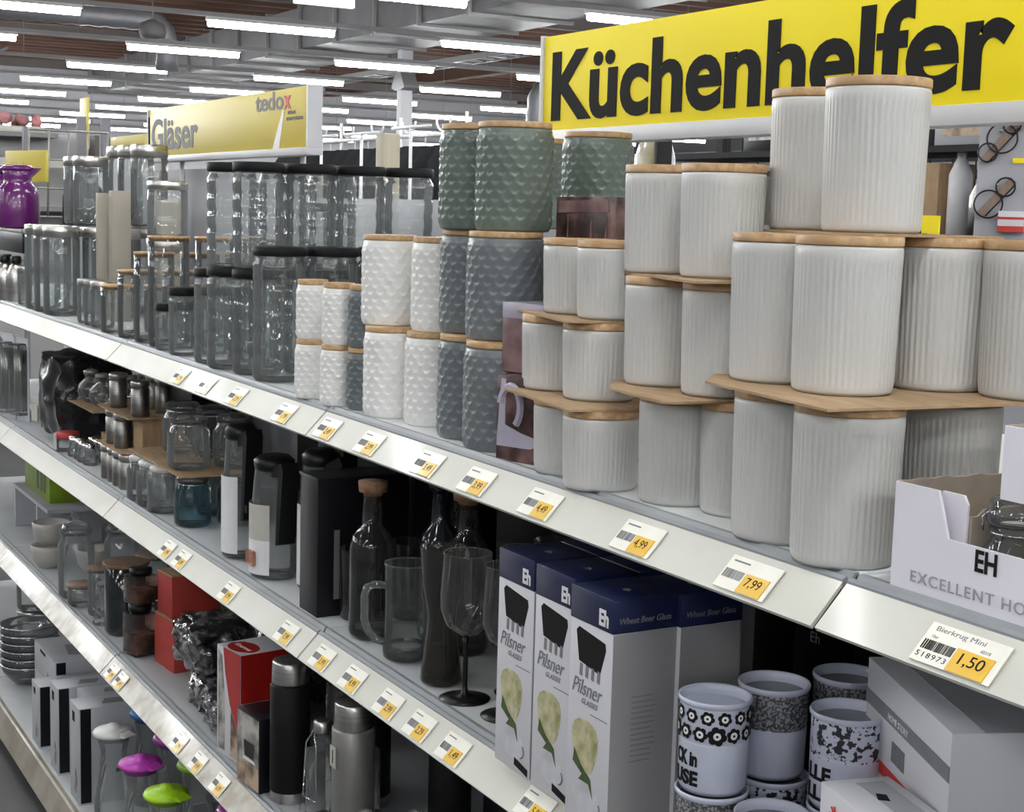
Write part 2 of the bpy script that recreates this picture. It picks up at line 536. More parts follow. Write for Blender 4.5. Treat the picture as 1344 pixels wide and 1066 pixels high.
# ventilation
t = thing('ventilation_duct', 'broad rectangular grey air duct with flanged joints under the ceiling', 'duct', (-24, 9.2, 4.15))
B().box(-14, 11, -0.75, 0.75, 0, 0.66).make('duct_body', 'duct', t, smooth=0)
for i in range(17):
    B().box(-13.5 + i * 1.5, -13.45 + i * 1.5, -0.8, 0.8, -0.04, 0.7).make('flange', 'beam_light', t, smooth=0)
def ribbed(path, r, step=0.12):
    b = B()
    pts, rad = [], []
    P = [Vector(p) for p in path]
    for a, c in zip(P[:-1], P[1:]):
        L = (c - a).length
        m = max(1, int(L / step))
        for i in range(m):
            pts.append(a.lerp(c, i / m))
    pts.append(P[-1])
    for i in range(len(pts)):
        rad.append(r * (1.0 if i % 2 else 0.9))
    return b.tube(pts, rad, 14)
arc = [(-22.2, 5.35 + 0.35 * sin(a), 4.2 - 0.35 + 0.35 * cos(a)) for a in [pi / 2 * k / 6 for k in range(7)]]
t = thing('spiral_duct', 'silver ribbed round duct bending down at its end, upper left', 'duct', (0, 0, 0))
ribbed([(-22.2, 0.5, 4.2), (-22.2, 5.3, 4.2)] + arc + [(-22.2, 5.7, 3.5)], 0.17).make('pipe', 'duct', t)
arc = [(-22.0, 12.35 - 0.5 * sin(a), 3.8 - 0.5 + 0.5 * cos(a)) for a in [pi / 2 * k / 6 for k in range(7)]]
t = thing('spiral_duct', 'silver ribbed round duct elbow left of the large yellow sign', 'duct', (0, 0, 0))
B().tube([(-22.0, 14.0, 4.0), (-22.0, 14.0, 5.5)], 0.02, 6).make('hanger', 'beam_light', t)
ribbed([(-22.0, 15.5, 3.8), (-22.0, 12.4, 3.8)] + arc + [(-22.0, 11.85, 2.4)], 0.22).make('pipe', 'duct', t)
t = thing('air_outlet', 'round grey disc air outlet hanging beside the bent duct, upper left', 'vent', (-20.5, 5.0, 3.85))
b = B().lathe([(0.03, 0.16), (0.16, 0.1), (0.18, 0.0), (0.16, -0.08), (0.0, -0.12)][::-1], 24, cap0=False)
b.make('disc', 'beam_light', t)
B().tube([(0, 0, 0.1), (0, 0, 1.3)], 0.012, 6).make('rod', 'beam_light', t)
t = thing('hanging_loudspeaker', 'dark box loudspeaker hung under the ceiling, upper left', 'loudspeaker', (-27.5, 3.9, 3.55))
B().box(-0.25, 0.25, -0.28, 0.28, -0.3, 0.3, 0.03).make('cabinet', 'black_matt', t)
B().tube([(0, -0.6, 0.55), (0, 0, 0.3), (0, 0.6, 0.6)], 0.03, 6).make('bracket', 'beam_light', t)
B().tube([(0, 0, 0.28), (0, 0, 1.5)], 0.015, 6).make('rod', 'beam_light', t)

# cable tray
t = thing('cable_tray', 'grey ladder cable tray running along the hall below the duct', 'tray', (-24, 10.6, 3.95))
b = B()
b.box(-16, 14, -0.2, -0.16, 0, 0.09).box(-16, 14, 0.16, 0.2, 0, 0.09)
b.make('side_rail', 'beam_light', t, smooth=0)
b = B()
for i in range(75):
    b.box(-16 + i * 0.4, -15.95 + i * 0.4, -0.16, 0.16, 0.01, 0.03)
b.make('rungs', 'beam_light', t, smooth=0, kind='stuff')
b = B()
for x in (-14, -6, 2, 10):
    b.tube([(x, 0, 0.05), (x, 0, 0.95)], 0.012, 6)
b.make('hanger', 'beam_light', t)

# columns
def column(name, label, m, loc, wd, h, cap):
    t = thing(name, label, 'column', loc)
    B().box(-wd, wd, -wd, wd, 0, h, 0.02).make('shaft', m, t)
    if cap:
        B().prism([(-wd, 3.5), (-wd * 2.4, 3.54), (-wd * 2.3, 3.58), (-wd, 3.78), (wd, 3.78), (wd * 2.3, 3.58), (wd * 2.4, 3.54), (wd, 3.5)], 'y', -wd * 1.3, wd * 1.3).make('collar', 'beam_light', t, smooth=0)
column('hall_column', 'pale grey steel column with a flared collar under the ceiling', 'column', (-22.88, 9.83, 0), 0.10, 5.06, True)
column('hall_column', 'beige fluted column standing among the dark clothes racks', 'column_beige', (-12.93, 5.0, 0), 0.088, 2.28, False)

# exit sign
t = thing('exit_sign', 'green and white lit exit sign hanging at the top edge', 'sign', (-12.25, 4.08, 3.36))
B().box(-0.03, 0.03, -0.27, 0.27, -0.09, 0.2, 0.01).make('case', 'exit_white', t)
B().box(0.031, 0.036, -0.18, 0.26, -0.02, 0.18).make('pictogram_panel', 'exit_green', t, smooth=0)
b = B().tube([(0.04, -0.14, 0.03), (0.04, -0.08, 0.08), (0.04, -0.02, 0.02)], 0.012, 6)
b.tube([(0.04, -0.08, 0.08), (0.04, -0.05, 0.13)], 0.02, 6)
b.make('running_figure', 'exit_white', t)
B().tube([(0, 0, 0.2), (0, 0, 2.13)], 0.01, 6).make('rod', 'beam_light', t)

# ------------------------------------------------------------------ shop fitting: gondola
S1, S2, S3, S4 = 1.275, 0.905, 0.525, 0.115
XJ = -1.047
BAY = 1.25
bays = ['right end bay', 'ribbed canister bay', 'black lidded jar bay', 'steel lidded jar bay', 'far left bay']
def shelf(level, i, S, lipz, ylip, railmat, depth=0.46):
    x1 = XJ + BAY * (1 - i) - 0.003
    x0 = x1 - BAY + 0.006
    nm = ['top', 'second', 'third', 'bottom'][level]
    t = thing('gondola_shelf', '%s shelf of the %s, grey with cream price rail' % (nm, bays[i]), 'shelf', ((x0 + x1) / 2, ylip, 0), 0, 'shelves of the gondola')
    h = (x1 - x0) / 2
    b = B()
    b.box(-h, h, 0.05, depth - ylip, S - 0.026, S, 0.002)
    b.make('board', ('shelf', 'shelf_mid_shaded', 'shelf_low_shaded')[level], t)
    b = B()
    a, bz = 0.0361, 0.0377
    # lip behind the price rail: two ridges and a groove
    b.prism([(0.036, lipz + 0.034), (0.036, lipz + 0.040), (0.041, lipz + 0.0425), (0.043, lipz + 0.039), (0.047, lipz + 0.039), (0.050, S + 0.0015), (0.056, S + 0.0015), (0.056, S - 0.03), (0.05, lipz + 0.02)], 'x', -h, h)
    b.make('front_lip', 'rail_dark', t, smooth=0)
    b = B()
    b.prism([(0, lipz), (a, lipz + bz), (a + 0.002, lipz + bz - 0.002), (a - 0.003, lipz + bz - 0.008), (0.005, lipz - 0.001), (0.003, lipz - 0.0035)], 'x', -h, h)
    r = b.make('price_rail', railmat, t, smooth=0)
    B().prism([(0.004, lipz + 0.001), (0.036, lipz + 0.034), (0.036, lipz + 0.01), (0.02, lipz + 0.004)], 'x', h - 0.004, h - 0.001).make('end_cap', 'rail_cap', t, smooth=0)
    for sx in (-1, 1):
        B().prism([(0.06, S - 0.028), (depth - ylip, S - 0.028), (depth - ylip, S - 0.13), (depth - ylip - 0.05, S - 0.13)], 'x', sx * (h - 0.012) - 0.0012, sx * (h - 0.012) + 0.0012).make('bracket', 'rail_dark', t, smooth=0)
    return t
for i in range(5):
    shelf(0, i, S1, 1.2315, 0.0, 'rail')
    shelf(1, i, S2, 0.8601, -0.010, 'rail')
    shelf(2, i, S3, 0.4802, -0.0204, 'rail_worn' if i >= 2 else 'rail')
for i in range(5):
    x1 = XJ + BAY * (1 - i) - 0.003
    h = BAY / 2 - 0.003
    t = thing('gondola_bottom_shelf', 'bottom shelf of the %s with worn price strip' % bays[i], 'shelf', (x1 - h, -0.09, 0), 0, 'base shelves of the gondola')
    B().box(-h, h, 0.035, 0.55, S4 - 0.03, S4, 0.002).make('board', 'shelf_low_shaded', t)
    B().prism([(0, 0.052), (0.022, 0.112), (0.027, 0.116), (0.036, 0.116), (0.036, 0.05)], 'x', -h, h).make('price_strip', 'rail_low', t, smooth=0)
    B().box(-h, h, 0.06, 0.075, 0.0, 0.085).make('plinth', 'beam', t, smooth=0)
for i in range(6):
    x = XJ + BAY * (1 - i)
    t = thing('gondola_upright', 'slotted beige steel upright at the back of the gondola, %s from the right' % ordn(i), 'upright', (x, 0.50, 0), 0, 'uprights of the gondola')
    top = 1.70
    B().box(-0.015, 0.015, -0.012, 0.03, 0, top).make('post', 'upright', t, smooth=0)
    b = B()
    for k in range(14):
        b.box(-0.006, 0.006, -0.0128, -0.0118, 1.3 + k * 0.025, 1.315 + k * 0.025)
    b.make('slots', 'ink', t, smooth=0, kind='stuff')
for i in range(5):
    x1 = XJ + BAY * (1 - i) - 0.0005
    x0 = x1 - BAY + 0.001
    tag(B().box(x0, x1, 0.475, 0.485, 0.12, 1.245, 0.001).make('back_panel', 'panel_shaded' if i < 3 else 'panel'), 'shade-darkened back panel below the top shelf of the %s' % bays[i] if i < 3 else 'grey back panel below the top shelf of the %s' % bays[i], 'panel', 'back panels of the gondola')
    if i >= 2:
        tag(B().box(x0, x1, 0.497, 0.507, 1.285, 1.70 if i > 2 else 1.62, 0.001).make('back_panel', 'panel'), 'light grey back panel above the top shelf of the %s' % bays[i], 'panel', 'back panels of the gondola')

# ------------------------------------------------------------------ signs over the gondola
def big_sign(label, x0, x1, y, z0, z1, strip, m):
    t = thing('department_sign', label, 'sign', ((x0 + x1) / 2, y, z0))
    h = (x1 - x0) / 2
    H = z1 - z0
    face = B().box(-h, h, 0, 0.03, strip, H, 0.001).make('yellow_face', m, t)
    B().box(-h - 0.006, h + 0.006, -0.006, 0.036, 0, strip, 0.001).make('lower_rail', 'sign_frame', t)
    for s in (-1, 1):
        B().box(s * (h + 0.004) - 0.004, s * (h + 0.004) + 0.004, -0.004, 0.034, strip, H + 0.002).make('end_frame', 'sign_frame', t, smooth=0)
    return face, h
t, h = big_sign('large yellow department sign with the lettering Küchenhelfer', -2.30, -1.06, 0.43, 1.715, 1.897, 0.024, 'sign_yellow')
text('lettering', 'Küchenhelfer', 0.155, 'ink', t, (-h + 0.020, -0.0008, 0.044), off=0.0042, width=1.015)
t, h = big_sign('long yellow department sign with the lettering Gläser, farther left', -4.80, -3.46, 0.46, 1.722, 1.885, 0.018, 'sign_pale')
text('lettering', 'Gläser', 0.128, 'grey_ink', t, (-h + 0.03, -0.0008, 0.040), off=0.0028, width=0.46)
text('logo_lettering', 'tedo', 0.062, 'grey_ink', t, (h - 0.36, -0.0008, 0.116), off=0.0012, width=0.20)
text('logo_letter', 'x', 0.062, 'red_ink', t, (h - 0.155, -0.0008, 0.116), off=0.002, width=0.05)
B().prism([(h - 0.235, 0.019), (h - 0.19, 0.019), (h - 0.155, 0.112), (h - 0.167, 0.112)], 'y', -0.0012, 0.0).make('pale_stroke', 'white_ink', t, smooth=0)
text('small_print', 'MEINE', 0.012, 'grey_ink', t, (h - 0.13, -0.0008, 0.1), width=0.05)
text('small_print', 'RENOVIERER', 0.012, 'grey_ink', t, (h - 0.14, -0.0008, 0.085), width=0.11)
B().box(-h, -h + 0.012, -0.001, 0, 0.03, 0.14).make('edge_stripe', 'ink', t, smooth=0)
# posts that carry the signs
for x, y, z0, lab in ((-2.2, 0.462, 1.28, 'under the left end of the large yellow sign'), (-1.16, 0.462, 1.28, 'under the right end of the large yellow sign'), (-4.5, 0.475, 1.28, 'under the left end of the long Gläser sign'), (-3.57, 0.492, 1.28, 'under the right end of the long Gläser sign')):
    t = thing('sign_post', 'thin grey post ' + lab, 'post', (x, y, z0))
    B().tube([(0, 0, 0), (0, 0, 0.46)], 0.008, 8).make('tube', 'sign_frame', t)
    B().box(-0.03, 0.03, -0.01, 0.01, -0.004, 0.004).make('foot', 'sign_frame', t, smooth=0)
# smaller yellow signs farther along
for x, y, z, wd, H, rz, lab, txt in ((-5.86, 0.30, 1.66, 0.27, 0.115, 0.35, 'small pale yellow shelf sign above the purple jugs', 'Küche'), (-9.3, 1.6, 1.86, 0.85, 0.13, 0, 'distant yellow sign behind the steel lidded jars', 'Geschirr'), (-9.9, 1.5, 1.92, 0.2, 0.32, 0, 'upright pale yellow banner in the distance, beside the long sign', '')):
    t = thing('shelf_sign', lab, 'sign', (x, y, z), rz)
    B().box(-wd / 2, wd / 2, 0, 0.012, 0, H, 0.002).make('face', 'sign_pale', t)
    if txt:
        text('lettering', txt, H * 0.42, 'grey_ink', t, (-wd * 0.36, -0.0008, H * 0.32), width=wd * 0.45)
    else:
        B().box(-0.07, 0.07, -0.001, 0, 0.1, 0.107).box(-0.07, 0.07, -0.001, 0, 0.14, 0.147).make('printed_line', 'grey_ink', t, smooth=0)
    B().tube([(0, 0.02, (-z if x < -8 else S1 - z + .0005)), (0, 0.02, 0.02)], 0.008, 6).make('stand', 'sign_frame', t)

# ------------------------------------------------------------------ price tags
TN = Vector((0, -0.0377, 0.0361)).normalized()      # outward normal of the rail face
tilt = math.atan2(0.0361, 0.0377)                   # lean back from the vertical
def price_tag(x, lvl, wd, price, label, code='518973', name='', hh=0.043, big=False):
    lipz, ylip = ((1.2315, 0.0), (0.8601, -0.010), (0.4802, -0.0204))[lvl]
    t = thing('price_tag', label, 'price tag', (x, ylip - 0.0008, lipz + 0.0008), 0, 'price tags on the %s shelf rail' % ['top', 'second', 'third'][lvl])
    t.rotation_euler = (-tilt, 0, 0)
    h = hh
    B().box(-wd / 2, wd / 2, -0.0012, 0, 0.004, h).make('paper', 'tag_white', t, smooth=0)
    yf = B().box(-wd * 0.04, wd * 0.42, -0.0022, -0.0012, 0.0045, h * 0.62).make('yellow_field', 'tag_yellow', t, smooth=0)
    if not big:
        b = B()
        x0 = -wd * 0.46
        random.seed(int(abs(x) * 1000))
        while x0 < -wd * 0.08:
            ww = random.choice((0.0006, 0.0010, 0.0014)) * wd / 0.07
            b.box(x0, x0 + ww, -0.0016, -0.0012, h * 0.38, h * 0.62)
            x0 += ww + random.choice((0.0007, 0.0012)) * wd / 0.07
        b.make('barcode', 'grey_ink', t, smooth=0, kind='stuff')
        B().box(-wd * 0.42, -wd * 0.1, -0.0016, -0.0012, h * 0.84, h * 0.88).make('printed_line', 'grey_ink', t, smooth=0)
    else:
        b = B()
        x0 = -wd * 0.46
        random.seed(5)
        while x0 < -wd * 0.07:
            ww = random.choice((0.0006, 0.0009, 0.0013))
            b.box(x0, x0 + ww, -0.0016, -0.0012, h * 0.38, h * 0.60)
            x0 += ww + random.choice((0.0007, 0.0012))
        b.make('barcode', 'ink', t, smooth=0, kind='stuff')
        text('code_digits', code, h * 0.17, 'ink', t, (-wd * 0.47, -0.0013, h * 0.2), ext=0.0001, width=wd * 0.38, space=1.3)
        text('product_name', name, h * 0.16, 'grey_ink', t, (-wd * 0.42, -0.0013, h * 0.83), ext=0.0001, width=wd * 0.62)
        text('size_text', '10er', h * 0.1, 'grey_ink', t, (-wd * 0.42, -0.0013, h * 0.66), ext=0.0001)
        text('article_number', '60318', h * 0.1, 'grey_ink', t, (wd * 0.2, -0.0013, h * 0.68), ext=0.0001)
    text('price', price, h * (0.36 if big else 0.34), 'ink', yf, (wd * 0.18, -0.0023, h * 0.3), ext=0.0001, align='CENTER', width=wd * 0.3)
    return t

# ------------------------------------------------------------------ price tags on the rails
top_tags = [(-1.1620, 0.078, '7,99', 'price tag on the top rail, first left of the dark rail joint'), (-1.3560, 0.074, '4,99', 'price tag on the top rail, second left of the dark rail joint'),
            (-1.5671, 0.07, '4,49', 'price tag on the top rail, third left of the dark rail joint'), (-1.7326, 0.068, '3,99', 'price tag on the top rail, in the glare below the slate canisters'),
            (-1.8794, 0.068, '3,49', 'price tag on the top rail, in the glare below the tall white scaled canisters'), (-2.0766, 0.068, '2,99', 'price tag on the top rail, second right of the middle rail joint'),
            (-2.2403, 0.068, '2,49', 'price tag on the top rail, just right of the middle rail joint'), (-2.4327, 0.068, '1,99', 'price tag on the top rail, just left of the middle rail joint'),
            (-2.6785, 0.068, '3,29', 'price tag on the top rail below the largest black lidded jars'), (-2.8565, 0.068, '2,79', 'price tag on the top rail below the middling black lidded jars'), (-3.0239, 0.068, '1,79', 'price tag on the top rail below the smallest black lidded jars')]
price_tag(-0.8807, 0, 0.088, '1,50', 'large price tag reading 1,50 below the white display carton', '518973', 'Bierkrug Mini', big=True)
for x, wd, p, lab in top_tags:
    price_tag(x, 0, wd, p, lab)
for x, p, lab in ((-1.5409, '5,99', 'price tag on the second rail below the tall navy cartons'), (-1.7622, '1,49', 'price tag on the second rail below the black footed wine glass'), (-1.8660, '2,29', 'price tag on the second rail below the boot shaped glass'),
                  (-1.9711, '2,99', 'price tag on the second rail below the beer mug'), (-2.1031, '4,99', 'price tag on the second rail below the corked bottle'), (-2.2264, '3,99', 'price tag on the second rail, right of the joint under the black carton'),
                  (-2.3865, '7,99', 'price tag on the second rail, left of the joint under the black carton'), (-2.6871, '9,99', 'price tag on the second rail below the black handled jugs'), (-2.9807, '2,49', 'price tag on the second rail above the red cartons, right one'), (-3.0814, '1,99', 'price tag on the second rail above the red cartons, left one')):
    price_tag(x, 1, 0.064, p, lab)
for x, p, lab in ((-2.7060, '6,99', 'price tag on the third rail, lowest and nearest'), (-2.8373, '4,49', 'price tag on the third rail, second from the bottom end'), (-2.9633, '2,99', 'price tag on the third rail above the lime lid'), (-3.4157, '3,49', 'price tag on the third rail, right one beside the rail joint'), (-3.4896, '3,99', 'price tag on the third rail, left one beside the rail joint')):
    price_tag(x, 2, 0.06, p, lab)

# ------------------------------------------------------------------ ribbed white canisters with bamboo lids
def ribbed_canister(h, r, n):
    def build():
        t = thing('ribbed_canister', '', 'canister')
        lid = 0.010
        hb = h - lid
        prof = [(0, 0.002), (r * 0.86, 0.002), (r * 0.90, 0.0), (r * 0.945, 0.004), (r * 0.95, 0.009), (r * 0.955, 0.012), (r * 0.99, hb - 0.017), (r, hb - 0.012), (r * 1.0, hb - 0.003), (r * 0.985, hb), (r * 0.9, hb)]
        rib = {5: 1, 6: 1}
        rf = lambda i, k: (-0.0015 if i % 4 == 0 else 0.0003) if k in (5, 6) else 0
        b = B().lathe(prof, n * 4, rf=rf, cap0=False)
        b.make('body', 'white_ceramic', t, smooth=0.9)
        b = B().lathe([(0, hb - 0.004), (r * 0.88, hb - 0.004), (r * 0.88, hb), (r * 1.0, hb + 0.0008), (r * 1.005, hb + 0.002), (r * 1.005, h - 0.001), (r * 0.99, h), (0, h)], 64, cap0=False)
        b.make('lid', 'bamboo', t)
        return t
    return Kind(build)
HL, HM, HS = 0.154, 0.126, 0.096
can_l, can_m, can_s = ribbed_canister(HL, 0.0525, 52), ribbed_canister(HM, 0.0475, 50), ribbed_canister(HS, 0.0465, 50)
TL, TM, TS = HL + 0.003, HM + 0.003, HS + 0.003
G = 'white ribbed canisters with bamboo lids'
for x, y, k, lab in [
    (-1.1028, .081, 0, 'large ribbed white canister standing on the shelf, nearest the camera beside the white display carton'),
    (-1.2104, .092, 0, 'large ribbed white canister on the shelf, left of the nearest one'),
    (-1.1346, .245, 0, 'large ribbed white canister on the shelf, half hidden behind the display carton'),
    (-1.012, .33, 0, 'large ribbed white canister on the shelf, hidden low behind the display carton jars'),
    (-1.30, .22, 0, 'large ribbed white canister on the shelf, back row behind the left one'),
    (-1.1546, .115, 1, 'large ribbed white canister in the middle tier, centre front'),
    (-1.2596, .118, 1, 'large ribbed white canister in the middle tier, left of the centre one'),
    (-1.1535, .24, 1, 'large ribbed white canister in the middle tier, right of the centre one'),
    (-1.0598, .275, 1, 'large ribbed white canister in the middle tier at the right picture edge'),
    (-1.27, .245, 1, 'large ribbed white canister in the middle tier, back row'),
    (-1.1915, .175, 2, 'large ribbed white canister topmost of all, in front of the sign'),
    (-1.3394, .225, 2, 'large ribbed white canister on top, half hidden behind the topmost front one')]:
    can_l(lab, (x, y, S1 + k * TL), random.uniform(-1, 1), G)
for x, y, k, lab in [
    (-1.4149, .108, 0, 'medium ribbed white canister on the shelf, left one of its tier'),
    (-1.3326, .135, 0, 'medium ribbed white canister on the shelf, right one half hidden by a large one'),
    (-1.4728, .121, 1, 'medium ribbed white canister in the middle tier, left'),
    (-1.3620, .124, 1, 'medium ribbed white canister in the middle tier, right'),
    (-1.5018, .135, 2, 'medium ribbed white canister on top of its stack, left'),
    (-1.3888, .135, 2, 'medium ribbed white canister on top of its stack, right')]:
    can_m(lab, (x, y, S1 + k * TM), random.uniform(-1, 1), G)
for x, y, k, lab in [
    (-1.6260, .09, 0, 'small ribbed white canister on the shelf, left one behind the front one'),
    (-1.5253, .072, 0, 'small ribbed white canister on the shelf, front one below the cardboard'),
    (-1.6928, .108, 1, 'small ribbed white canister in the middle tier, left'),
    (-1.5829, .103, 1, 'small ribbed white canister in the middle tier, right'),
    (-1.6729, .125, 2, 'small ribbed white canister on top of its stack, left'),
    (-1.5795, .118, 2, 'small ribbed white canister on top of its stack, right')]:
    can_s(lab, (x, y, S1 + k * TS), random.uniform(-1, 1), G)

def sheet(poly, z, lab, warp=0.0):
    b = B().prism(poly, 'z', z, z + 0.0026)
    tag(b.make('cardboard_sheet', 'cardboard', smooth=0), lab, 'cardboard', 'cardboard sheets between the canisters')
sheet([(-1.272, .034), (-1.047, .004), (-1.015, .33), (-1.34, .33), (-1.33, .09)], S1 + HL + 0.0002, 'brown cardboard sheet under the middle tier of large white canisters')
sheet([(-1.24, .125), (-1.125, .12), (-1.12, .29), (-1.36, .29), (-1.36, .17)], S1 + HL + TL + 0.0002, 'small brown cardboard sheet under the two topmost large canisters')
sheet([(-1.459, .038), (-1.325, .020), (-1.30, .20), (-1.53, .20), (-1.52, .08)], S1 + HM + 0.0002, 'brown cardboard sheet under the middle tier of medium canisters')
sheet([(-1.60, .12), (-1.315, .045), (-1.29, .21), (-1.60, .21)], S1 + HM + TM + 0.0002, 'brown cardboard sheet under the top tier of medium canisters')
sheet([(-1.712, .042), (-1.498, .008), (-1.465, .16), (-1.76, .16)], S1 + HS + 0.0002, 'brown cardboard sheet under the middle tier of small canisters')
sheet([(-1.80, .093), (-1.553, .034), (-1.52, .17), (-1.80, .18)], S1 + HS + TS + 0.0002, 'brown cardboard sheet under the top tier of small canisters')

# ------------------------------------------------------------------ canisters with scaled relief
def scaled_canister(h, r, cells, rows, m):
    def build():
        t = thing('scaled_canister', '', 'canister')
        lid = 0.009
        hb = h - lid
        seg, per = cells * 8, 7
        nr = rows * per
        z0, z1 = 0.004, hb - 0.006
        dz = (z1 - z0) / rows
        bump = {}
        prof = [(0, 0.0015), (r * 0.93, 0.0), (r * 0.985, 0.003)]
        off = len(prof)
        for k in range(nr + 1):
            prof.append((r * 0.985, z0 + (z1 - z0) * k / nr))
        prof += [(r * 0.985, hb - 0.002), (r * 0.95, hb), (r * 0.85, hb)]
        def rf(i, k):
            k -= off
            if k < 0 or k > nr:
                return 0
            u = i / 8.0
            v = k / per
            best = 0
            for row in range(math.floor(v) - 1, math.floor(v) + 3):
                ph = 0.5 if row % 2 else 0.0
                du = abs((u - ph) - round(u - ph))
                gap = row + du * 1.7 - v            # distance below the V-shaped upper edge of this scale
                if gap >= 0:
                    best = max(best, (1 - gap / 1.9) * (1 - du * 1.1))
            e = min(1, k / 3, (nr - k) / 3)
            return best * 0.0030 * e
        b = B().lathe(prof, seg, rf=rf, cap0=False)
        b.make('body', m, t, smooth=1.2)
        b = B().lathe([(0, hb - 0.003), (r * 0.84, hb - 0.003), (r * 0.84, hb), (r * 0.97, hb + 0.0008), (r * 0.975, hb + 0.002), (r * 0.975, h - 0.001), (r * 0.96, h), (0, h)], 56, cap0=False)
        b.make('lid', 'bamboo', t)
        return t
    return Kind(build)
HG = 0.149
grey_k = scaled_canister(HG, 0.0525, 18, 11, 'grey_relief')
slate_k = scaled_canister(HG, 0.0525, 18, 11, 'slate_relief')
for K, x, y, k, lab in [
    (grey_k, -1.9612, .125, 2, 'grey scaled canister topmost of its stack, left of the pair under the ceiling lamps'),
    (grey_k, -1.8633, .132, 2, 'grey scaled canister topmost of its stack, right of the pair'),
    (grey_k, -1.9775, .34, 2, 'grey scaled canister in the back row beside the large sign'),
    (grey_k, -2.1994 - .045, .40, 2, 'grey scaled canister farthest back, a sliver beside the large sign'),
    (slate_k, -1.9668, .132, 1, 'slate grey scaled canister in the middle of the stack, left'),
    (slate_k, -1.8542, .117, 1, 'slate grey scaled canister in the middle of the stack, right'),
    (slate_k, -1.9389, .118, 0, 'slate grey scaled canister on the shelf, left'),
    (slate_k, -1.8306, .104, 0, 'slate grey scaled canister on the shelf, right'),
    (slate_k, -1.93, .34, 0, 'slate grey scaled canister on the shelf in the back row'),
    (slate_k, -1.93, .34, 1, 'slate grey scaled canister in the back row, middle of the stack')]:
    K(lab, (x, y, S1 + k * HG), random.uniform(-1, 1), 'grey scaled canisters with bamboo lids')
white_k = scaled_canister(0.142, 0.043, 15, 11, 'white_relief')
for x, y, k, lab in [
    (-2.1815, .098, 0, 'tall white scaled canister on the shelf, left'),
    (-2.0721, .118, 0, 'tall white scaled canister on the shelf, right beside the slate ones'),
    (-2.2092, .105, 1, 'tall white scaled canister on top, left'),
    (-2.0756, .128, 1, 'tall white scaled canister on top, right beside the slate ones')]:
    white_k(lab, (x, y, S1 + k * 0.142), random.uniform(-1, 1), 'tall white scaled canisters')
small_k = scaled_canister(0.101, 0.0265, 11, 9, 'white_relief')
small_g = scaled_canister(0.101, 0.0265, 11, 9, 'slate_relief')
for K, x, y, k, lab in [
    (small_k, -2.4293, .062, 0, 'small white scaled canister on the shelf, left'),
    (small_k, -2.3259, .066, 0, 'small white scaled canister on the shelf, right'),
    (small_k, -2.4300, .064, 1, 'small white scaled canister on top, left'),
    (small_k, -2.3241, .068, 1, 'small white scaled canister on top, right'),
    (small_g, -2.2658, .088, 0, 'small slate scaled canister on the shelf beside the small white ones'),
    (small_g, -2.2632, .088, 1, 'small slate scaled canister stacked beside the small white ones')]:
    K(lab, (x, y, S1 + k * 0.101), random.uniform(-1, 1), 'small scaled canisters')

# ------------------------------------------------------------------ photo cartons among the canisters
t = thing('photo_carton', 'dark brown photo carton with a white cup handle print, standing on the shelf', 'box', (-1.718, .093, S1), R(18))
B().box(-.042, .042, -.03, .03, 0, .112, .001).make('carton', 'photo_brown', t)
b = B()
pts = []
for k in range(13):
    a = pi * 0.95 - k / 12 * pi * 1.25
    pts.append((-.017 + .018 * cos(a), -.0305, .072 + .027 * sin(a)))
b.tube(pts, .0055, 6)
b.prism([(-.04, .028), (-.034, .108), (-.026, .108), (-.026, .048), (.0, .040), (.03, .034), (.034, .028), (.02, .020), (-.04, .019)], 'y', -.0312, -.03)
b.make('printed_cup', 'lilac', t, smooth=0.5)
t = thing('photo_carton', 'rose brown photo carton stacked above the cup carton, behind the small canisters', 'box', (-1.752, .118, S1 + .113), R(14))
B().box(-.042, .042, -.032, .032, 0, .092, .001).make('carton', 'photo_rose', t)
B().box(-.0425, .0425, -.0325, .0325, .072, .0925, .001).make('pale_band', 'lilac', t)
t = thing('photo_carton', 'brown photo carton with pale figures lying between the grey canister and small white ones', 'box', (-1.735, .20, S1 + 2 * TS + HS - .04), 0)
B().box(-.075, .075, -.03, .07, 0, .094, .001).make('carton', 'photo_brown', t)
b = B()
for x0, x1, z0, z1 in ((-.07, .06, .072, .09), (-.046, -.04, .01, .07), (.012, .02, .005, .068), (.05, .056, .01, .07)):
    b.prism([(x0, z0), (x1, z0 + .002), (x1 - .004, z1), (x0 + .004, z1 - .002)], 'y', -.0312, -.03)
b.make('printed_figures', 'photo_rose', t, smooth=0)
tag(B().box(-1.815, -1.655, .168, .275, S1 + TS, S1 + 2 * TS + HS - .0405, .002).make('photo_carton', 'photo_brown'), 'brown photo carton underneath, hidden behind the small white canisters', 'box')
tag(B().box(-1.815, -1.655, .168, .275, S1, S1 + TS - .0005, .002).make('photo_carton', 'photo_brown'), 'lowest brown photo carton standing on the shelf behind the small white canisters', 'box')

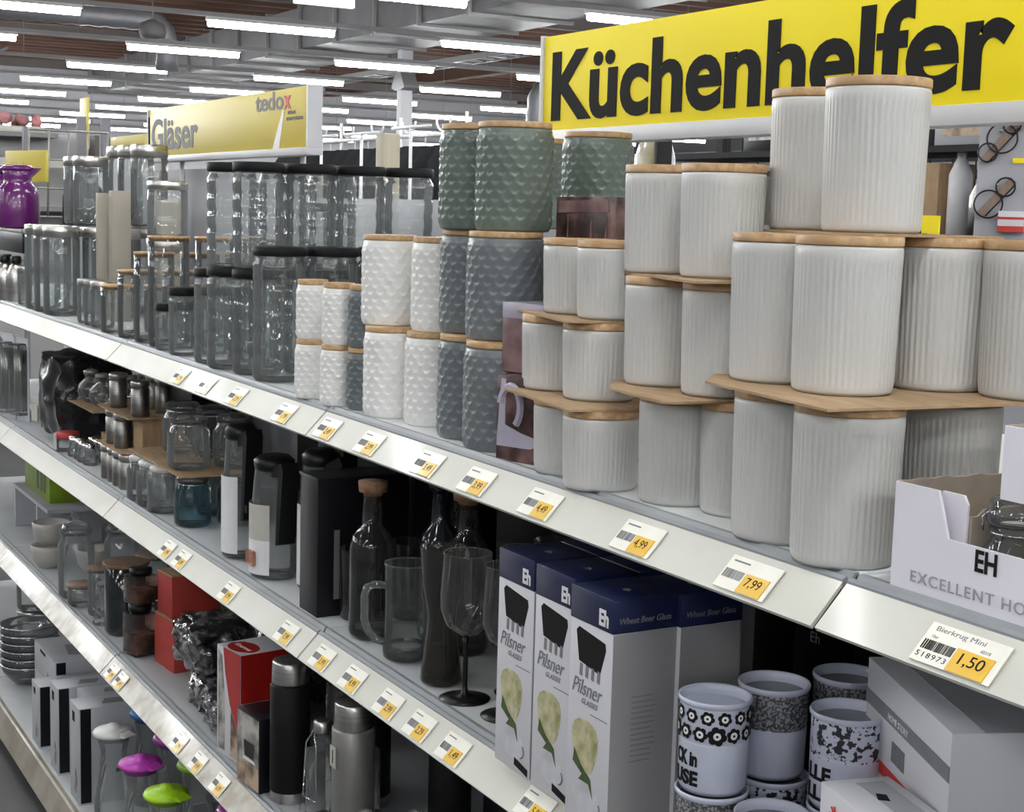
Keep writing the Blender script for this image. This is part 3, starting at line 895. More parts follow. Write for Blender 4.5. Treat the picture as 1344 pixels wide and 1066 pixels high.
# ------------------------------------------------------------------ display carton with clip jars
def display_tray(label, loc, back):
    t = thing('display_carton', label, 'carton', loc)
    W, D, H, low, th = 0.36, 0.20, (0.096 if back else 0.062), (0.056 if back else 0.036), 0.003
    if back:
        B().prism([(0, 0), (W, 0), (W, H), (.306, H), (.292, low), (.066, low), (.052, H), (0, H)], 'y', 0, th).make('front_wall', 'carton_white', t, smooth=0)
    else:
        B().prism([(0, 0), (W, 0), (W, H), (.306, H), (.292, low), (.066, low), (.03, H * 1.0), (.025, H * 1.0), (.02, H * 1.0), (0, H * 1.0)], 'y', 0, th).make('front_wall', 'carton_white', t, smooth=0)
    b = B()
    n = 14
    random.seed(3)
    top = [(D - .002 - (D - .004) * i / n, H + random.uniform(-.0012, .0016)) for i in range(n + 1)]
    b.prism([(.003, 0), (D - .002, 0)] + top, 'x', 0, th, 0)
    b.make('side_wall', 'carton_inner', t, smooth=0)
    B().prism([(.003, 0), (D - .002, 0), (D - .002, H), (.003, H)], 'x', W - th, W).make('side_wall', 'carton_white', t, smooth=0)
    B().box(0, W, D - th, D, 0, H).make('back_wall', 'carton_inner', t, smooth=0)
    B().box(th, W - th, th, D - th, 0, .002).make('bottom', 'carton_inner', t, smooth=0)
    B().prism([(.045, .002), (.075, .002), (.075, H * .9), (.07, H * .98), (.045, H * .98)], 'y', .012, .0145).make('inner_flap', 'carton_white', t, smooth=0)
    B().prism([(.0145, .002), (D - .004, .002), (D - .004, H * .86), (.03, H * .86), (.022, H * .8), (.0145, H * .8)], 'x', .076, .0785).make('divider', 'carton_inner', t, smooth=0)
    if back:
        text('brand_lettering', 'EXCELLENT HOUSEWARE', .0145, 'silver_ink', t, (.024, -.0006, .0045 + .006), ext=.0003, width=.215, space=1.15)
        text('logo_letters', 'EH', .026, 'ink', t, (.098, -.0006, .036), ext=.0003, off=.0006, width=.024)
    return t
display_tray('white display carton with cut-out front and torn side holding clear clip jars', (-1.003, .05, S1), True)
display_tray('white display carton stacked on the clip jars at the right edge', (-.893, .062, S1 + .0985), False)
def clip_jar():
    t = thing('clip_jar', '', 'jar')
    r = .0295
    B().lathe([(0, .003), (r * .9, .002), (r, .008), (r, .05), (r * .8, .058), (r * .74, .064), (r * .86, .067), (r * .86, .071), (r * .74, .071)], 32, cap0=False, cap1=False).make('body', 'clear_dense', t)
    B().lathe([(0, .0715), (r * .84, .0715), (r * .95, .075), (r * .95, .081), (r * .8, .094), (0, .096)], 32, cap0=False).make('glass_lid', 'clear_dense', t)
    b = B()
    b.tube([(r * .82 * cos(a), r * .82 * sin(a), .066) for a in [2 * pi * k / 24 for k in range(24)]], .0011, 5, closed=True)
    b.tube([(-r, 0, .066), (-r * 1.02, 0, .078), (-r * .6, 0, .09), (r * .6, 0, .09), (r * 1.02, 0, .078), (r, 0, .06), (r * 1.1, 0, .05)], .0011, 5)
    b.make('wire_clip', 'chrome', t)
    return t
clipj = Kind(clip_jar)
for i, (x, y) in enumerate(((-.893, .052), (-.825, .052), (-.893, .122), (-.825, .122), (-.757, .052), (-.757, .122))):
    clipj('clear clip jar in the white display carton, %s' % ['front left', 'front second from the left', 'back left', 'back second from the left', 'front right', 'back right'][i], (x, y + .035, S1 + .0022), .9, 'clip jars in the display carton')

# ------------------------------------------------------------------ black lidded jars with ringed walls
def ring_jar(h, r, rings):
    def build():
        t = thing('storage_jar', '', 'jar')
        lid = min(.018, h * .16)
        hb = h - lid
        prof = [(0, .003), (r * .88, .002), (r * .95, .006)]
        for k in range(rings):
            z0 = .006 + (hb - .014) * k / rings
            dz = (hb - .014) / rings
            prof += [(r * .95, z0 + dz * .06), (r * .99, z0 + dz * .2), (r * .99, z0 + dz * .82), (r * .95, z0 + dz * .96)]
        prof += [(r * .9, hb - .006), (r * .9, hb - .001)]
        B().lathe(prof, 36, cap0=False, cap1=False).make('body', 'clear_dense', t)
        B().lathe([(0, hb), (r * .97, hb), (r, hb + .002), (r, h - .002), (r * .96, h), (0, h)], 36, cap0=False).make('lid', 'black_lid', t)
        return t
    return Kind(build)
ja, jb, jc, jd, je = ring_jar(.104, .0235, 2), ring_jar(.146, .033, 3), ring_jar(.195, .042, 4), ring_jar(.25, .05, 5), ring_jar(.2025, .05, 5)
jf = ring_jar(.166, .028, 3)
gl = 'clear storage jars with black lids'
dep = ['front row', 'second row', 'third row', 'back row']
for i, y in enumerate((.07, .12, .17)):
    ja('smallest black lidded jar of the staircase of jars, %s' % dep[i], (-3.305 - .03 * i, y, S1), 0, gl)
for i, y in enumerate((.075, .145, .215)):
    jb('second smallest black lidded jar of the staircase, %s' % dep[i], (-3.19 - .012 * i, y, S1), 0, gl)
for i, y in enumerate((.085, .175, .265)):
    jc('middling black lidded jar of the staircase, %s' % dep[i], (-3.015, y, S1), 0, gl)
for i, y in enumerate((.10, .205, .31)):
    jd('tall black lidded jar, nearest of the clear jars, %s' % dep[i], (-2.685, y, S1), 0, gl)
for i, y in enumerate((.10, .205, .31, .415)):
    je('black lidded jar on the shelf under the highest row of clear jars, %s' % dep[i], (-2.80, y, S1), 0, gl)
    je('black lidded jar in the highest row of clear jars, %s' % dep[i], (-2.80, y, S1 + .2028), 0, gl)
for i, y in enumerate((.085, .19, .295)):
    z = 0
    je('ringed clear jar on the shelf left of the highest row, %s' % dep[i], (-2.908, y, S1), 0, gl)
    je('ringed clear jar stacked left of the highest row, %s' % dep[i], (-2.908, y, S1 + .2028), 0, gl)
for i, y in enumerate((.23, .295)):
    jf('slim black lidded jar at the left end of the stacks, lower, %s' % dep[i], (-3.06, y + .09, S1), 0, gl)
    jf('slim black lidded jar at the left end of the stacks, upper, %s' % dep[i], (-3.06, y + .09, S1 + .1662), 0, gl)
for i, y in enumerate((.40, .40)):
    jc('middling black lidded jar deep behind the staircase, %s' % ['left', 'right'][i], (-3.16 + .21 * i - .1, y, S1), 0, gl)

# ------------------------------------------------------------------ bamboo lidded glasses
def bamboo_jar(h, r):
    def build():
        t = thing('bamboo_lid_jar', '', 'jar')
        hb = h - .006
        B().lathe([(0, .004), (r * .95, .003), (r, .009), (r, hb - .002), (r * .97, hb)], 32, cap0=False, cap1=False).make('body', 'clear', t)
        B().lathe([(0, hb - .006), (r * .93, hb - .006), (r * .93, hb), (r * 1.02, hb), (r * 1.02, h), (0, h)], 32, cap0=False).make('lid', 'bamboo', t)
        return t
    return Kind(build)
gb = 'glass jars with flat bamboo lids'
for h, (x, y), lab in ((.25, (-3.385, .10), 'tallest'), (.21, (-3.50, .10), 'second tallest'), (.163, (-3.625, .095), 'second lowest'), (.12, (-3.765, .09), 'lowest')):
    k = bamboo_jar(h, .046)
    k('%s glass jar with a flat bamboo lid, front row' % lab, (x, y, S1), 0, gb)
    k('%s glass jar with a flat bamboo lid, second row' % lab, (x + .012, y + .105, S1), 0, gb)
    k('%s glass jar with a flat bamboo lid, third row' % lab, (x + .024, y + .21, S1), 0, gb)

# ------------------------------------------------------------------ tall glass cylinders with steel lids
def steel_jar(h, r, lidh=.03):
    def build():
        t = thing('steel_lid_jar', '', 'jar')
        hb = h - lidh
        B().lathe([(0, .006), (r * .92, .004), (r, .012), (r, hb - .006), (r * .96, hb)], 36, cap0=False, cap1=False).make('body', 'clear_dense', t)
        B().lathe([(0, hb), (r * .98, hb), (r * 1.01, hb + .002), (r * 1.01, h - .003), (r * .97, h), (0, h)], 36, cap0=False).make('lid', 'steel', t)
        return t
    return Kind(build)
gs = 'tall clear jars with steel lids'
sa, sb, sc, sd = steel_jar(.25, .05), steel_jar(.20, .05, .028), steel_jar(.235, .052, .035), steel_jar(.12, .03, .02)
for i, (px, y) in enumerate(((-4.56, .085), (-4.44, .085), (-4.36, .19), (-4.48, .20))):
    pass
for i, (x, y) in enumerate(((-4.62, .09), (-4.50, .09), (-4.38, .09))):
    sa('tall clear jar with steel lid standing on the shelf, front row, %s' % ['left', 'middle', 'right'][i], (x, y, S1), 0, gs)
for i, (x, y) in enumerate(((-4.62, .20), (-4.50, .20), (-4.38, .20), (-4.26, .23))):
    sa('tall clear jar with steel lid standing on the shelf, second row, %s' % ['far left', 'left', 'right', 'far right'][i], (x, y, S1), 0, gs)
sb('clear jar with steel lid stacked on the left tall jars, front', (-4.60, .20, S1 + .2502), 0, gs)
sb('clear jar with steel lid stacked on the left tall jars, beside the front one', (-4.485, .20, S1 + .2502), 0, gs)
for i, (x, y) in enumerate(((-4.62, .33), (-4.50, .33), (-4.38, .335))):
    sa('tall clear jar with steel lid at the back of the shelf, %s' % ['left', 'middle', 'right'][i], (x, y, S1), 0, gs)
sc('wide clear jar with steel lid on top of the back stack, left', (-4.60, .33, S1 + .2502), 0, gs)
sc('wide clear jar with steel lid on top of the back stack, middle', (-4.48, .33, S1 + .2502), 0, gs)
sc('wide clear jar with steel lid on top of the back stack, right', (-4.36, .335, S1 + .2502), 0, gs)
sc('clear jar with steel lid above the tallest bamboo lidded jar, lower of two', (-3.78, .215, S1), 0, gs)
steel_jar(.142, .05, .022)('clear jar with steel lid above the bamboo lidded jars, upper of two', (-3.78, .215, S1 + .2352), 0, gs)
for i, (x, y) in enumerate(((-4.66, .02 + .06), (-4.05, .085), (-3.98, .085), (-3.91, .085))):
    sd('low clear jar with steel lid at the front edge, %s' % ['far left', 'left of three', 'middle of three', 'right of three'][i], (x - (.12 if i == 0 else 0), y, S1), 0, gs)
for x, y, wd, h, lab in ((-4.20, .17, .022, .345, 'tall slim beige carton standing between the steel lidded jars, left'), (-4.135, .19, .040, .352, 'tall broad beige carton standing right of the slim one')):
    t = thing('beige_carton', lab, 'box', (x, y, S1))
    B().box(-wd / 2, wd / 2, -.025, .025, 0, h, .002).make('carton', 'tag_beige', t)
    B().box(-wd / 2 + .004, wd / 2 - .004, -.026, -.025, h * .05, h * .95).make('front_label', 'upright', t, smooth=0)
tag(B().box(-4.30, -4.245, .335, .40, S1, S1 + .33, .002).make('beige_carton', 'tag_beige'), 'beige carton at the back behind the steel lidded jars', 'box')

# ------------------------------------------------------------------ vacuum jugs and cutlery at the far left
def jug(m):
    def build():
        t = thing('vacuum_jug', '', 'jug')
        B().lathe([(0, .0), (.062, .0), (.068, .006), (.07, .05), (.068, .11), (.058, .135), (.046, .148), (.045, .165), (.052, .19), (.05, .192), (0, .19)], 40, cap0=False).make('body', m, t)
        B().lathe([(0, .19), (.054, .19), (.056, .2), (.04, .208), (0, .21)], 36, cap0=False).make('lid', m, t)
        B().prism([(.045, .17), (.075, .196), (.075, .2), (.04, .2)], 'y', -.014, .014).make('spout', m, t)
        b = B()
        b.tube([(-.05, 0, .185), (-.075, 0, .188), (-.098, 0, .17), (-.104, 0, .13), (-.1, 0, .09), (-.085, 0, .06), (-.064, 0, .05)], [.011, .012, .012, .011, .011, .011, .01], 10)
        b.make('handle', m, t)
        return t
    return Kind(build)
jug('purple')('glossy purple vacuum jug on the riser at the far left', (-5.30, .16, S1 + .226), .95)
jug('purple')('second purple vacuum jug cut by the left picture edge', (-5.50, .16, S1 + .226), .35)
jug('black_plastic')('black vacuum jug behind the purple ones under the small yellow sign', (-5.10, .33, S1 + .226), .3)
t = thing('display_riser', 'black and steel display riser carrying the purple jugs', 'riser', (-5.30, .2, S1))
B().box(-.32, .29, -.09, .21, .214, .225, .002).make('top_board', 'steel_grey', t)
B().box(-.32, .29, -.088, -.078, .15, .214, .002).make('front_apron', 'black_plastic', t)
for sx in (-.305, .275):
    for sy in (-.065, .195):
        B().box(sx - .008, sx + .008, sy - .008, sy + .008, 0, .214).make('leg', 'steel_grey', t, smooth=0)
def whisk_proto():
    t = thing('steel_bottle', '', 'bottle')
    B().lathe([(0, 0), (.026, 0), (.029, .004), (.029, .09), (.02, .112), (.014, .12)], 28, cap0=False).make('body', 'steel', t)
    B().lathe([(0, .12), (.015, .12), (.016, .123), (.016, .14), (.012, .144), (0, .144)], 24, cap0=False).make('cap', 'black_plastic', t)
    return t
sbot = Kind(whisk_proto)
for i in range(4):
    sbot('small steel bottle under the display riser at the left edge, %s' % ['first from the left', 'second from the left', 'third from the left', 'rightmost'][i], (-5.22 + .075 * i, .07 + .02 * (i % 2), S1), 0, 'small steel bottles under the riser')

# ================================================================== second shelf
# blister packs hanging together at the far left
for i, (px, y) in enumerate(((-5.16, .06), (-5.07, .075), (-4.98, .06), (-4.90, .085))):
    t = thing('blister_pack', 'tall clear blister pack, far left of the second shelf, %s from the left' % ordn(i), 'package', (px, y, S2), R(14), 'blister packs at the far left')
    B().box(-.042, .042, .0, .004, 0, .262, .001).make('backing_card', 'box_white', t)
    b = B()
    b.prism([(-.034, .02), (-.034, .235), (-.026, .245), (.026, .245), (.034, .235), (.034, .02)], 'y', -.03, -.0005)
    b.make('blister', 'clear', t, smooth=0)
    b = B()
    for sx in (-.016, .0, .016):
        b.tube([(sx, -.014, .03), (sx, -.014, .15), (sx, -.014, .225)], [.005, .0045, .009], 8)
    b.make('cutlery', 'steel', t)

# dark bagged bundle
def blob(name, label, cat, loc, dims, m, seed, n=5, amp=.16):
    t = thing(name, label, cat, loc)
    bm = bmesh.new()
    bmesh.ops.create_cube(bm, size=1)
    bmesh.ops.subdivide_edges(bm, edges=bm.edges, cuts=15, use_grid_fill=True)
    from mathutils import noise
    for v in bm.verts:
        p = v.co.copy()
        q = p.normalized() * .5
        p = p.lerp(q, .45)
        d = noise.noise_vector(p * n + Vector((seed, seed * 2, 0))) * amp
        p += d * .5
        v.co = Vector((p.x * dims[0], p.y * dims[1], (p.z + .5) * dims[2]))
    z0 = min(v.co.z for v in bm.verts)
    for v in bm.verts:
        v.co.z = max(0.0, v.co.z - z0)
    b = B()
    b.add(bm)
    b.make('wrapping', m, t, smooth=.5)
    return t
t = blob('bagged_pan_set', 'black shrink wrapped pan set with a small white leaflet on the second shelf', 'package', (-4.46, .17, S2), (.26, .24, .255), 'bag', 1)
B().box(-.09, -.05, -.128, -.1265, .05, .1, .0, rot=.2).make('leaflet', 'label_paper', t, smooth=0)
t = blob('bagged_pan_set', 'second black shrink wrapped pan set deeper behind the leaflet one', 'package', (-4.22, .37, S2), (.22, .14, .27), 'bag', 4)
t = thing('black_carton', 'black carton at the back of the second shelf behind the round flasks', 'box', (-3.93, .36, S2))
B().box(-.11, .11, -.07, .07, 0, .21, .002).make('carton', 'box_black', t)

# small cardboard trays between the small goods
def tray_sheet(x0, x1, y0, y1, z, lab):
    tag(B().box(x0, x1, y0, y1, z, z + .003, 0).make('cardboard_sheet', 'cardboard', smooth=0), lab, 'cardboard', 'cardboard sheets on the second shelf')

# red capped jar and little spice mills in the front row
t = thing('spice_jar', 'small clear jar with red lid and white paper band at the front edge', 'jar', (-4.268, .075, S2))
B().lathe([(0, .002), (.03, .002), (.033, .006), (.033, .03), (.028, .036)], 24, cap0=False, cap1=False).make('body', 'clear_dense', t)
B().lathe([(0, .036), (.033, .036), (.034, .039), (.034, .05), (.03, .054), (0, .054)], 24, cap0=False).make('lid', 'red_lid', t)
B().box(-.012, .022, -.0352, -.0335, .008, .05, 0).make('paper_band', 'label_paper', t, smooth=0)
def mill():
    t = thing('glass_shaker', '', 'shaker')
    B().lathe([(0, .002), (.016, .002), (.019, .006), (.017, .02), (.012, .036), (.013, .042)], 20, cap0=False, cap1=False).make('body', 'clear_dense', t)
    B().lathe([(0, .042), (.015, .042), (.016, .044), (.013, .056), (.006, .06), (0, .06)], 20, cap0=False).make('cap', 'chrome', t)
    return t
mk = Kind(mill)
for i, (x, y) in enumerate(((-4.16, .07), (-4.11, .075), (-4.06, .072), (-4.01, .075), (-4.13, .115), (-4.08, .118), (-4.03, .12))):
    mk('small glass shaker with chrome cap in the front row, %s' % (['leftmost', 'second from the left', 'third from the left', 'rightmost'][i] if i < 4 else ['back left', 'back middle', 'back right'][i - 4]), (x, y, S2), 0, 'small glass shakers')
tag(B().box(-4.17, -4.0, .145, .30, S2, S2 + .064, .001).make('cardboard_tray', 'cardboard', smooth=0), 'brown cardboard tray box behind the glass shakers', 'cardboard')
def flask():
    t = thing('round_flask', '', 'flask')
    B().lathe([(0, .001), (.015, .001), (.03, .012), (.037, .032), (.03, .053), (.017, .063), (.016, .074), (.02, .078)], 28, cap0=False, cap1=False).make('body', 'clear_dense', t)
    b = B()
    b.tube([(.016, 0, .072), (.034, 0, .07), (.04, 0, .055), (.036, 0, .042)], .0028, 7)
    b.make('handle', 'clear_dense', t)
    B().lathe([(0, .078), (.019, .078), (.02, .086), (.012, .09), (0, .09)], 20, cap0=False).make('stopper', 'steel_grey', t)
    return t
fk = Kind(flask)
tray_sheet(-4.20, -3.935, .065, .26, S2 + .148, 'cardboard sheet under the upper round flasks')
for i, (x, y, z, lab) in enumerate(((-4.135, .11, .1512, 'upper, left'), (-4.03, .115, .1512, 'upper, middle'), (-3.965, .175, .1512, 'upper, right'), (-4.04, .215, .0642, 'lower, on the cardboard tray'), (-4.125, .215, .0642, 'lower, behind the shakers'))):
    fk('round clear glass flask with handle, ' + lab, (x, y, S2 + z), -.6, 'round glass flasks')
def can_small():
    t = thing('steel_shaker', '', 'shaker')
    B().lathe([(0, 0), (.021, 0), (.022, .002), (.022, .066), (.02, .068)], 24, cap0=False).make('body', 'steel_dark', t)
    B().lathe([(.0205, .068), (.0205, .074), (.023, .0745), (.023, .084), (.02, .087), (0, .087)], 24, cap0=True).make('cap', 'steel', t)
    return t
cs = Kind(can_small)
for i, (x, y) in enumerate(((-3.81, .075), (-3.755, .077), (-3.70, .075), (-3.645, .077), (-3.78, .135), (-3.72, .135), (-3.66, .135), (-3.84, .135))):
    cs('small steel shaker in the lowest layer, %s' % (['front left', 'front second from left', 'front third from left', 'front right'][i] if i < 4 else ['back second from left', 'back third from left', 'back right', 'back left'][i - 4]), (x, y, S2), 0, 'small steel shakers in three layers')
tray_sheet(-3.87, -3.62, .055, .20, S2 + .0872, 'cardboard sheet over the lowest steel shakers')
for i, (x, y) in enumerate(((-3.80, .085), (-3.72, .085), (-3.84, .15), (-3.76, .15))):
    cs('small steel shaker in the middle layer, %s' % ['front left', 'front right', 'back left', 'back right'][i], (x, y, S2 + .0904), 0, 'small steel shakers in three layers')
tray_sheet(-3.87, -3.58, .06, .21, S2 + .1776, 'cardboard sheet over the middle steel shakers')
for i, (x, y) in enumerate(((-3.80, .095), (-3.62, .10), (-3.74, .17), (-3.66, .17), (-3.82, .17))):
    cs('small steel shaker in the top layer, %s' % ['front left', 'front right', 'back middle', 'back right', 'back left'][i], (x, y, S2 + .1808), 0, 'small steel shakers in three layers')
tag(B().box(-3.68, -3.60, .10, .205, S2 + .0904, S2 + .1772, .001).make('cardboard_tray', 'cardboard', smooth=0), 'open brown cardboard box between the steel shakers and the clip lid jars', 'cardboard')

# preserving jars with clip lids
def preserving_jar(h, r, m, lidm):
    def build():
        t = thing('preserving_jar', '', 'jar')
        B().lathe([(0, .004), (r * .9, .003), (r, .009), (r, h * .68), (r * .8, h * .8), (r * .76, h * .86)], 30, cap0=False, cap1=False).make('body', m, t)
        B().lathe([(0, h * .86), (r * .8, h * .86), (r * .86, h * .88), (r * .86, h * .95), (r * .7, h), (0, h)], 30, cap0=False).make('lid', lidm, t)
        b = B()
        b.tube([(r * .8 * cos(2 * pi * k / 20), r * .8 * sin(2 * pi * k / 20), h * .83) for k in range(20)], .0014, 5, closed=True)
        b.tube([(r * .8, 0, h * .8), (r * 1.04, 0, h * .72), (r * 1.05, 0, h * .5), (r * 1.0, 0, h * .45)], .0016, 5)
        b.make('wire_clip', 'chrome', t)
        return t
    return Kind(build)
pj_w = preserving_jar(.108, .04, 'clear_dense', 'lid_white')
pj_b = preserving_jar(.112, .04, 'blue_glass', 'clear_dense')
pj_u = preserving_jar(.118, .047, 'clear_dense', 'clear_dense')
for i, (x, y) in enumerate(((-3.50, .075), (-3.42, .075), (-3.34, .078))):
    (pj_u if i > 5 else pj_w)('preserving jar with white lid on the second shelf, front row, %s' % ['left', 'middle', 'right'][i], (x, y, S2), .8, 'preserving jars')
for i, (x, y) in enumerate(((-3.46, .165), (-3.37, .165), (-3.28, .165))):
    pj_w('preserving jar with white lid on the second shelf, back row, %s' % ['left', 'middle', 'right'][i], (x, y, S2), .8, 'preserving jars')
pj_b('blue glass preserving jar at the front beside the black handled jugs', (-3.175, .09, S2), .8, 'preserving jars')
pj_b('blue glass preserving jar behind the front blue one', (-3.155, .18, S2), .8, 'preserving jars')
tray_sheet(-3.55, -3.13, .05, .23, S2 + .1125, 'cardboard sheet under the large clip lid jars')
for i, (x, y) in enumerate(((-3.235, .10), (-3.37, .20), (-3.225, .20), (-3.46, .155))):
    pj_u('large clear clip lid jar on the cardboard sheet, %s' % ['front beside the jugs', 'back middle', 'back right', 'left end'][i], (x, y, S2 + .1157), .8, 'large clip lid jars')

# glass jugs with black handles
def lid_jug(h, r, lab, loc, rz, label_mat, art):
    t = thing('glass_jug', lab, 'jug', loc, rz)
    B().lathe([(0, .006), (r * .92, .004), (r, .012), (r * .98, h * .4), (r * .82, h * .8), (r * .78, h * .9)], 36, cap0=False, cap1=False).make('body', 'clear_dense', t)
    B().lathe([(0, h * .88), (r * .76, h * .88), (r * .8, h * .9), (r * .84, h * .96), (r * .6, h), (0, h)], 30, cap0=False).make('lid', 'black_plastic', t)
    b = B()
    b.prism([(r * .55, h * .9), (r * 1.55, h * .98), (r * 1.75, h * .93), (r * 1.35, h * .32), (r * 1.05, h * .3), (r * 1.28, h * .86), (r * .6, h * .84)], 'y', -.017, .017)
    b.make('handle', 'black_matt', t, smooth=0)
    b = B()
    n = 9
    pts = [(-.9 + 1.9 * k / n) for k in range(n + 1)]
    for z0, z1, mi in ((.05 * h, .33 * h, 0), (.33 * h, .62 * h, 1)):
        for a0, a1 in zip(pts[:-1], pts[1:]):
            rr = r * 1.012
            b.quad([(rr * sin(a0), -rr * cos(a0), z0), (rr * sin(a1), -rr * cos(a1), z0), (rr * sin(a1), -rr * cos(a1), z1), (rr * sin(a0), -rr * cos(a0), z1)], mi)
    b.make('paper_wrap', ['white_ink', label_mat], t)
    if art:
        b = B().box(-.012, .02, -r * 1.05, -r * 1.03, h * .12, h * .24, .004)
        b.make('printed_fruit', 'copper', t)
        b = B().box(-.03, -.018, -r * 1.03, -r * 1.0, h * .52, h * .58, 0)
        b.make('printed_mark', 'ink', t, smooth=0)
    return t
lid_jug(.268, .038, 'clear glass jug with black lid and broad black handle, left one', (-2.85, .085, S2), R(4), 'white_ink', False)
lid_jug(.232, .046, 'clear glass jug with paper wrap showing a fruit, black handle, middle one', (-2.672, .088, S2), R(2), 'label_paper', True)
lid_jug(.26, .042, 'clear glass jug half hidden behind the open black carton', (-2.545, .13, S2), R(20), 'white_ink', False)
lid_jug(.268, .038, 'clear glass jug in the back row behind the left jug', (-2.80, .26, S2), R(10), 'white_ink', False)
# open black gift carton
t = thing('black_carton', 'tall glossy black carton standing open at the front edge, second shelf', 'box', (-2.402, .05, S2))
B().box(-.04, .04, .0, .17, 0, .236, .001).make('carton', 'box_black', t)
B().box(-.042, .042, -.002, .172, .236, .241, .001).make('lid_flap', 'black_card', t)
B().prism([(.0403, .03), (.0403 + .0012, .03), (.0403 + .0012, .15), (.0403, .15)], 'y', .03, .04).make('grey_stripe', 'steel_grey', t, smooth=0)
t = thing('black_carton', 'second black carton standing behind the open one', 'box', (-2.41, .24, S2))
B().box(-.04, .04, 0, .16, 0, .25, .001).make('carton', 'box_black', t)

# bottles
def corked(lab, loc, m, h=.25, r=.037, cork=True):
    t = thing('glass_bottle', lab, 'bottle', loc)
    B().lathe([(0, .006), (r * .9, .003), (r, .012), (r, h * .58), (r * .85, h * .66), (r * .46, h * .72), (r * .42, h * .93), (r * .5, h * .935)], 36, cap0=False, cap1=False).make('body', m, t)
    B().lathe([(0, h * .88), (r * .4, h * .88), (r * .44, h * .93), (r * .62, h * .935), (r * .66, h), (0, h + .002)], 28, cap0=False).make('stopper', 'cork' if cork else 'dark_glass', t)
    return t
corked('smoky glass bottle with cork stopper behind the beer mug', (-2.222, .088, S2), 'smoke', .258, .0365)
corked('dark blue glass bottle between the two corked bottles', (-2.17, .185, S2), 'dark_glass', .265, .035, False)
corked('smoky glass bottle with cork stopper deeper in, right of the dark blue one', (-2.085, .19, S2), 'smoke', .262, .037)
corked('smoky glass bottle with cork stopper at the back', (-2.28, .28, S2), 'smoke', .258, .0365)
for x, y, h, lab in ((-2.325, .11, .125, 'dark tinted tumbler left of the corked bottle'), (-2.30, .19, .135, 'dark tinted tumbler behind the corked bottle')):
    t = thing('tumbler', lab, 'glass', (x, y, S2))
    B().lathe([(0, .006), (.026, .003), (.03, .008), (.033, h)], 30, cap0=False, cap1=False).make('body', 'smoke', t)
    B().lathe([(0, .0065), (.025, .0065), (.0255, .0035), (0, .0035)][::-1], 24, cap0=False, cap1=False).make('base', 'dark_glass', t)
# beer mug
t = thing('beer_mug', 'clear glass beer mug with angular handle on the front edge', 'mug', (-2.088, .088, S2), R(-119))
B().lathe([(0, .004), (.031, .002), (.036, .006), (.037, .02), (.034, .03), (.0335, .09), (.035, .152)], 36, cap0=False, cap1=False).make('body', 'clear', t)
B().lathe([(0, .024), (.032, .024), (.034, .01), (0, .01)][::-1], 32, cap0=False, cap1=False).make('thick_base', 'clear_dense', t)
b = B().tube([(.033, 0, .116), (.05, 0, .117), (.062, 0, .112), (.066, 0, .098), (.065, 0, .06), (.06, 0, .044), (.048, 0, .03), (.034, 0, .026)], .0062, 10)
b.make('handle', 'clear_dense', t)
b = B().tube([(.0352 * cos(2 * pi * k / 30), .0352 * sin(2 * pi * k / 30), .152) for k in range(30)], .0013, 5, closed=True)
b.make('rim', 'clear_dense', t)
# boot shaped beer glass
t = thing('boot_glass', 'brownish boot shaped beer glass beside the beer mug', 'glass', (-1.955, .082, S2), R(160))
B().lathe([(0, .006), (.028, .002), (.031, .008), (.029, .03), (.022, .085), (.021, .105), (.03, .15), (.034, .206)], 36, cap0=False, cap1=False).make('shaft', 'brown_glass', t)
b = B()
b.tube([(0, 0, .026), (.02, 0, .026), (.042, 0, .024), (.056, 0, .018), (.062, 0, .016)], [.024, .024, .022, .017, .01], 14)
b.make('foot', 'brown_glass', t)
B().box(-.012, .012, -.0365, -.035, .188, .2).make('price_sticker', 'label_paper', t, smooth=0)
t = thing('boot_glass', 'brownish boot shaped beer glass behind the nearest wine glass', 'glass', (-1.93, .26, S2), R(150))
B().lathe([(0, .006), (.028, .002), (.031, .008), (.029, .03), (.022, .085), (.021, .105), (.03, .15), (.034, .206)], 36, cap0=False, cap1=False).make('shaft', 'brown_glass', t)
B().tube([(0, 0, .026), (.02, 0, .026), (.042, 0, .024), (.056, 0, .018), (.062, 0, .016)], [.024, .024, .022, .017, .01], 14).make('foot', 'brown_glass', t)
B().box(-.012, .012, -.0365, -.035, .188, .2).make('price_sticker', 'label_paper', t, smooth=0)
# wine glasses with black stems
def wine():
    t = thing('wine_glass', '', 'glass')
    B().lathe([(.004, .092), (.018, .097), (.031, .112), (.038, .134), (.0385, .158), (.036, .19), (.0345, .214)], 40, cap0=True, cap1=False).make('bowl', 'smoke_light', t)
    B().lathe([(0, .0), (.036, .0), (.037, .0015), (.02, .004), (.006, .008), (.0036, .02), (.0034, .08), (.005, .092), (0, .093)], 36, cap0=False).make('stem_and_foot', 'black_plastic', t)
    B().tube([(.0345 * cos(2 * pi * k / 30), .0345 * sin(2 * pi * k / 30), .214) for k in range(30)], .0009, 5, closed=True).make('rim', 'clear_dense', t)
    return t
wg = Kind(wine)
for x, y, lab in ((-1.874, .08, 'smoky wine glass with black stem and foot, nearest, in full view'), (-1.782, .098, 'smoky wine glass with black stem, beside the navy cartons'), (-1.70, .105, 'smoky wine glass with black stem, hidden beside the first navy carton'), (-1.865, .165, 'smoky wine glass with black stem behind the nearest one'),
                  (-1.79, .19, 'smoky wine glass with black stem, back row right')):
    wg(lab, (x, y, S2), 0, 'smoky wine glasses with black stems')

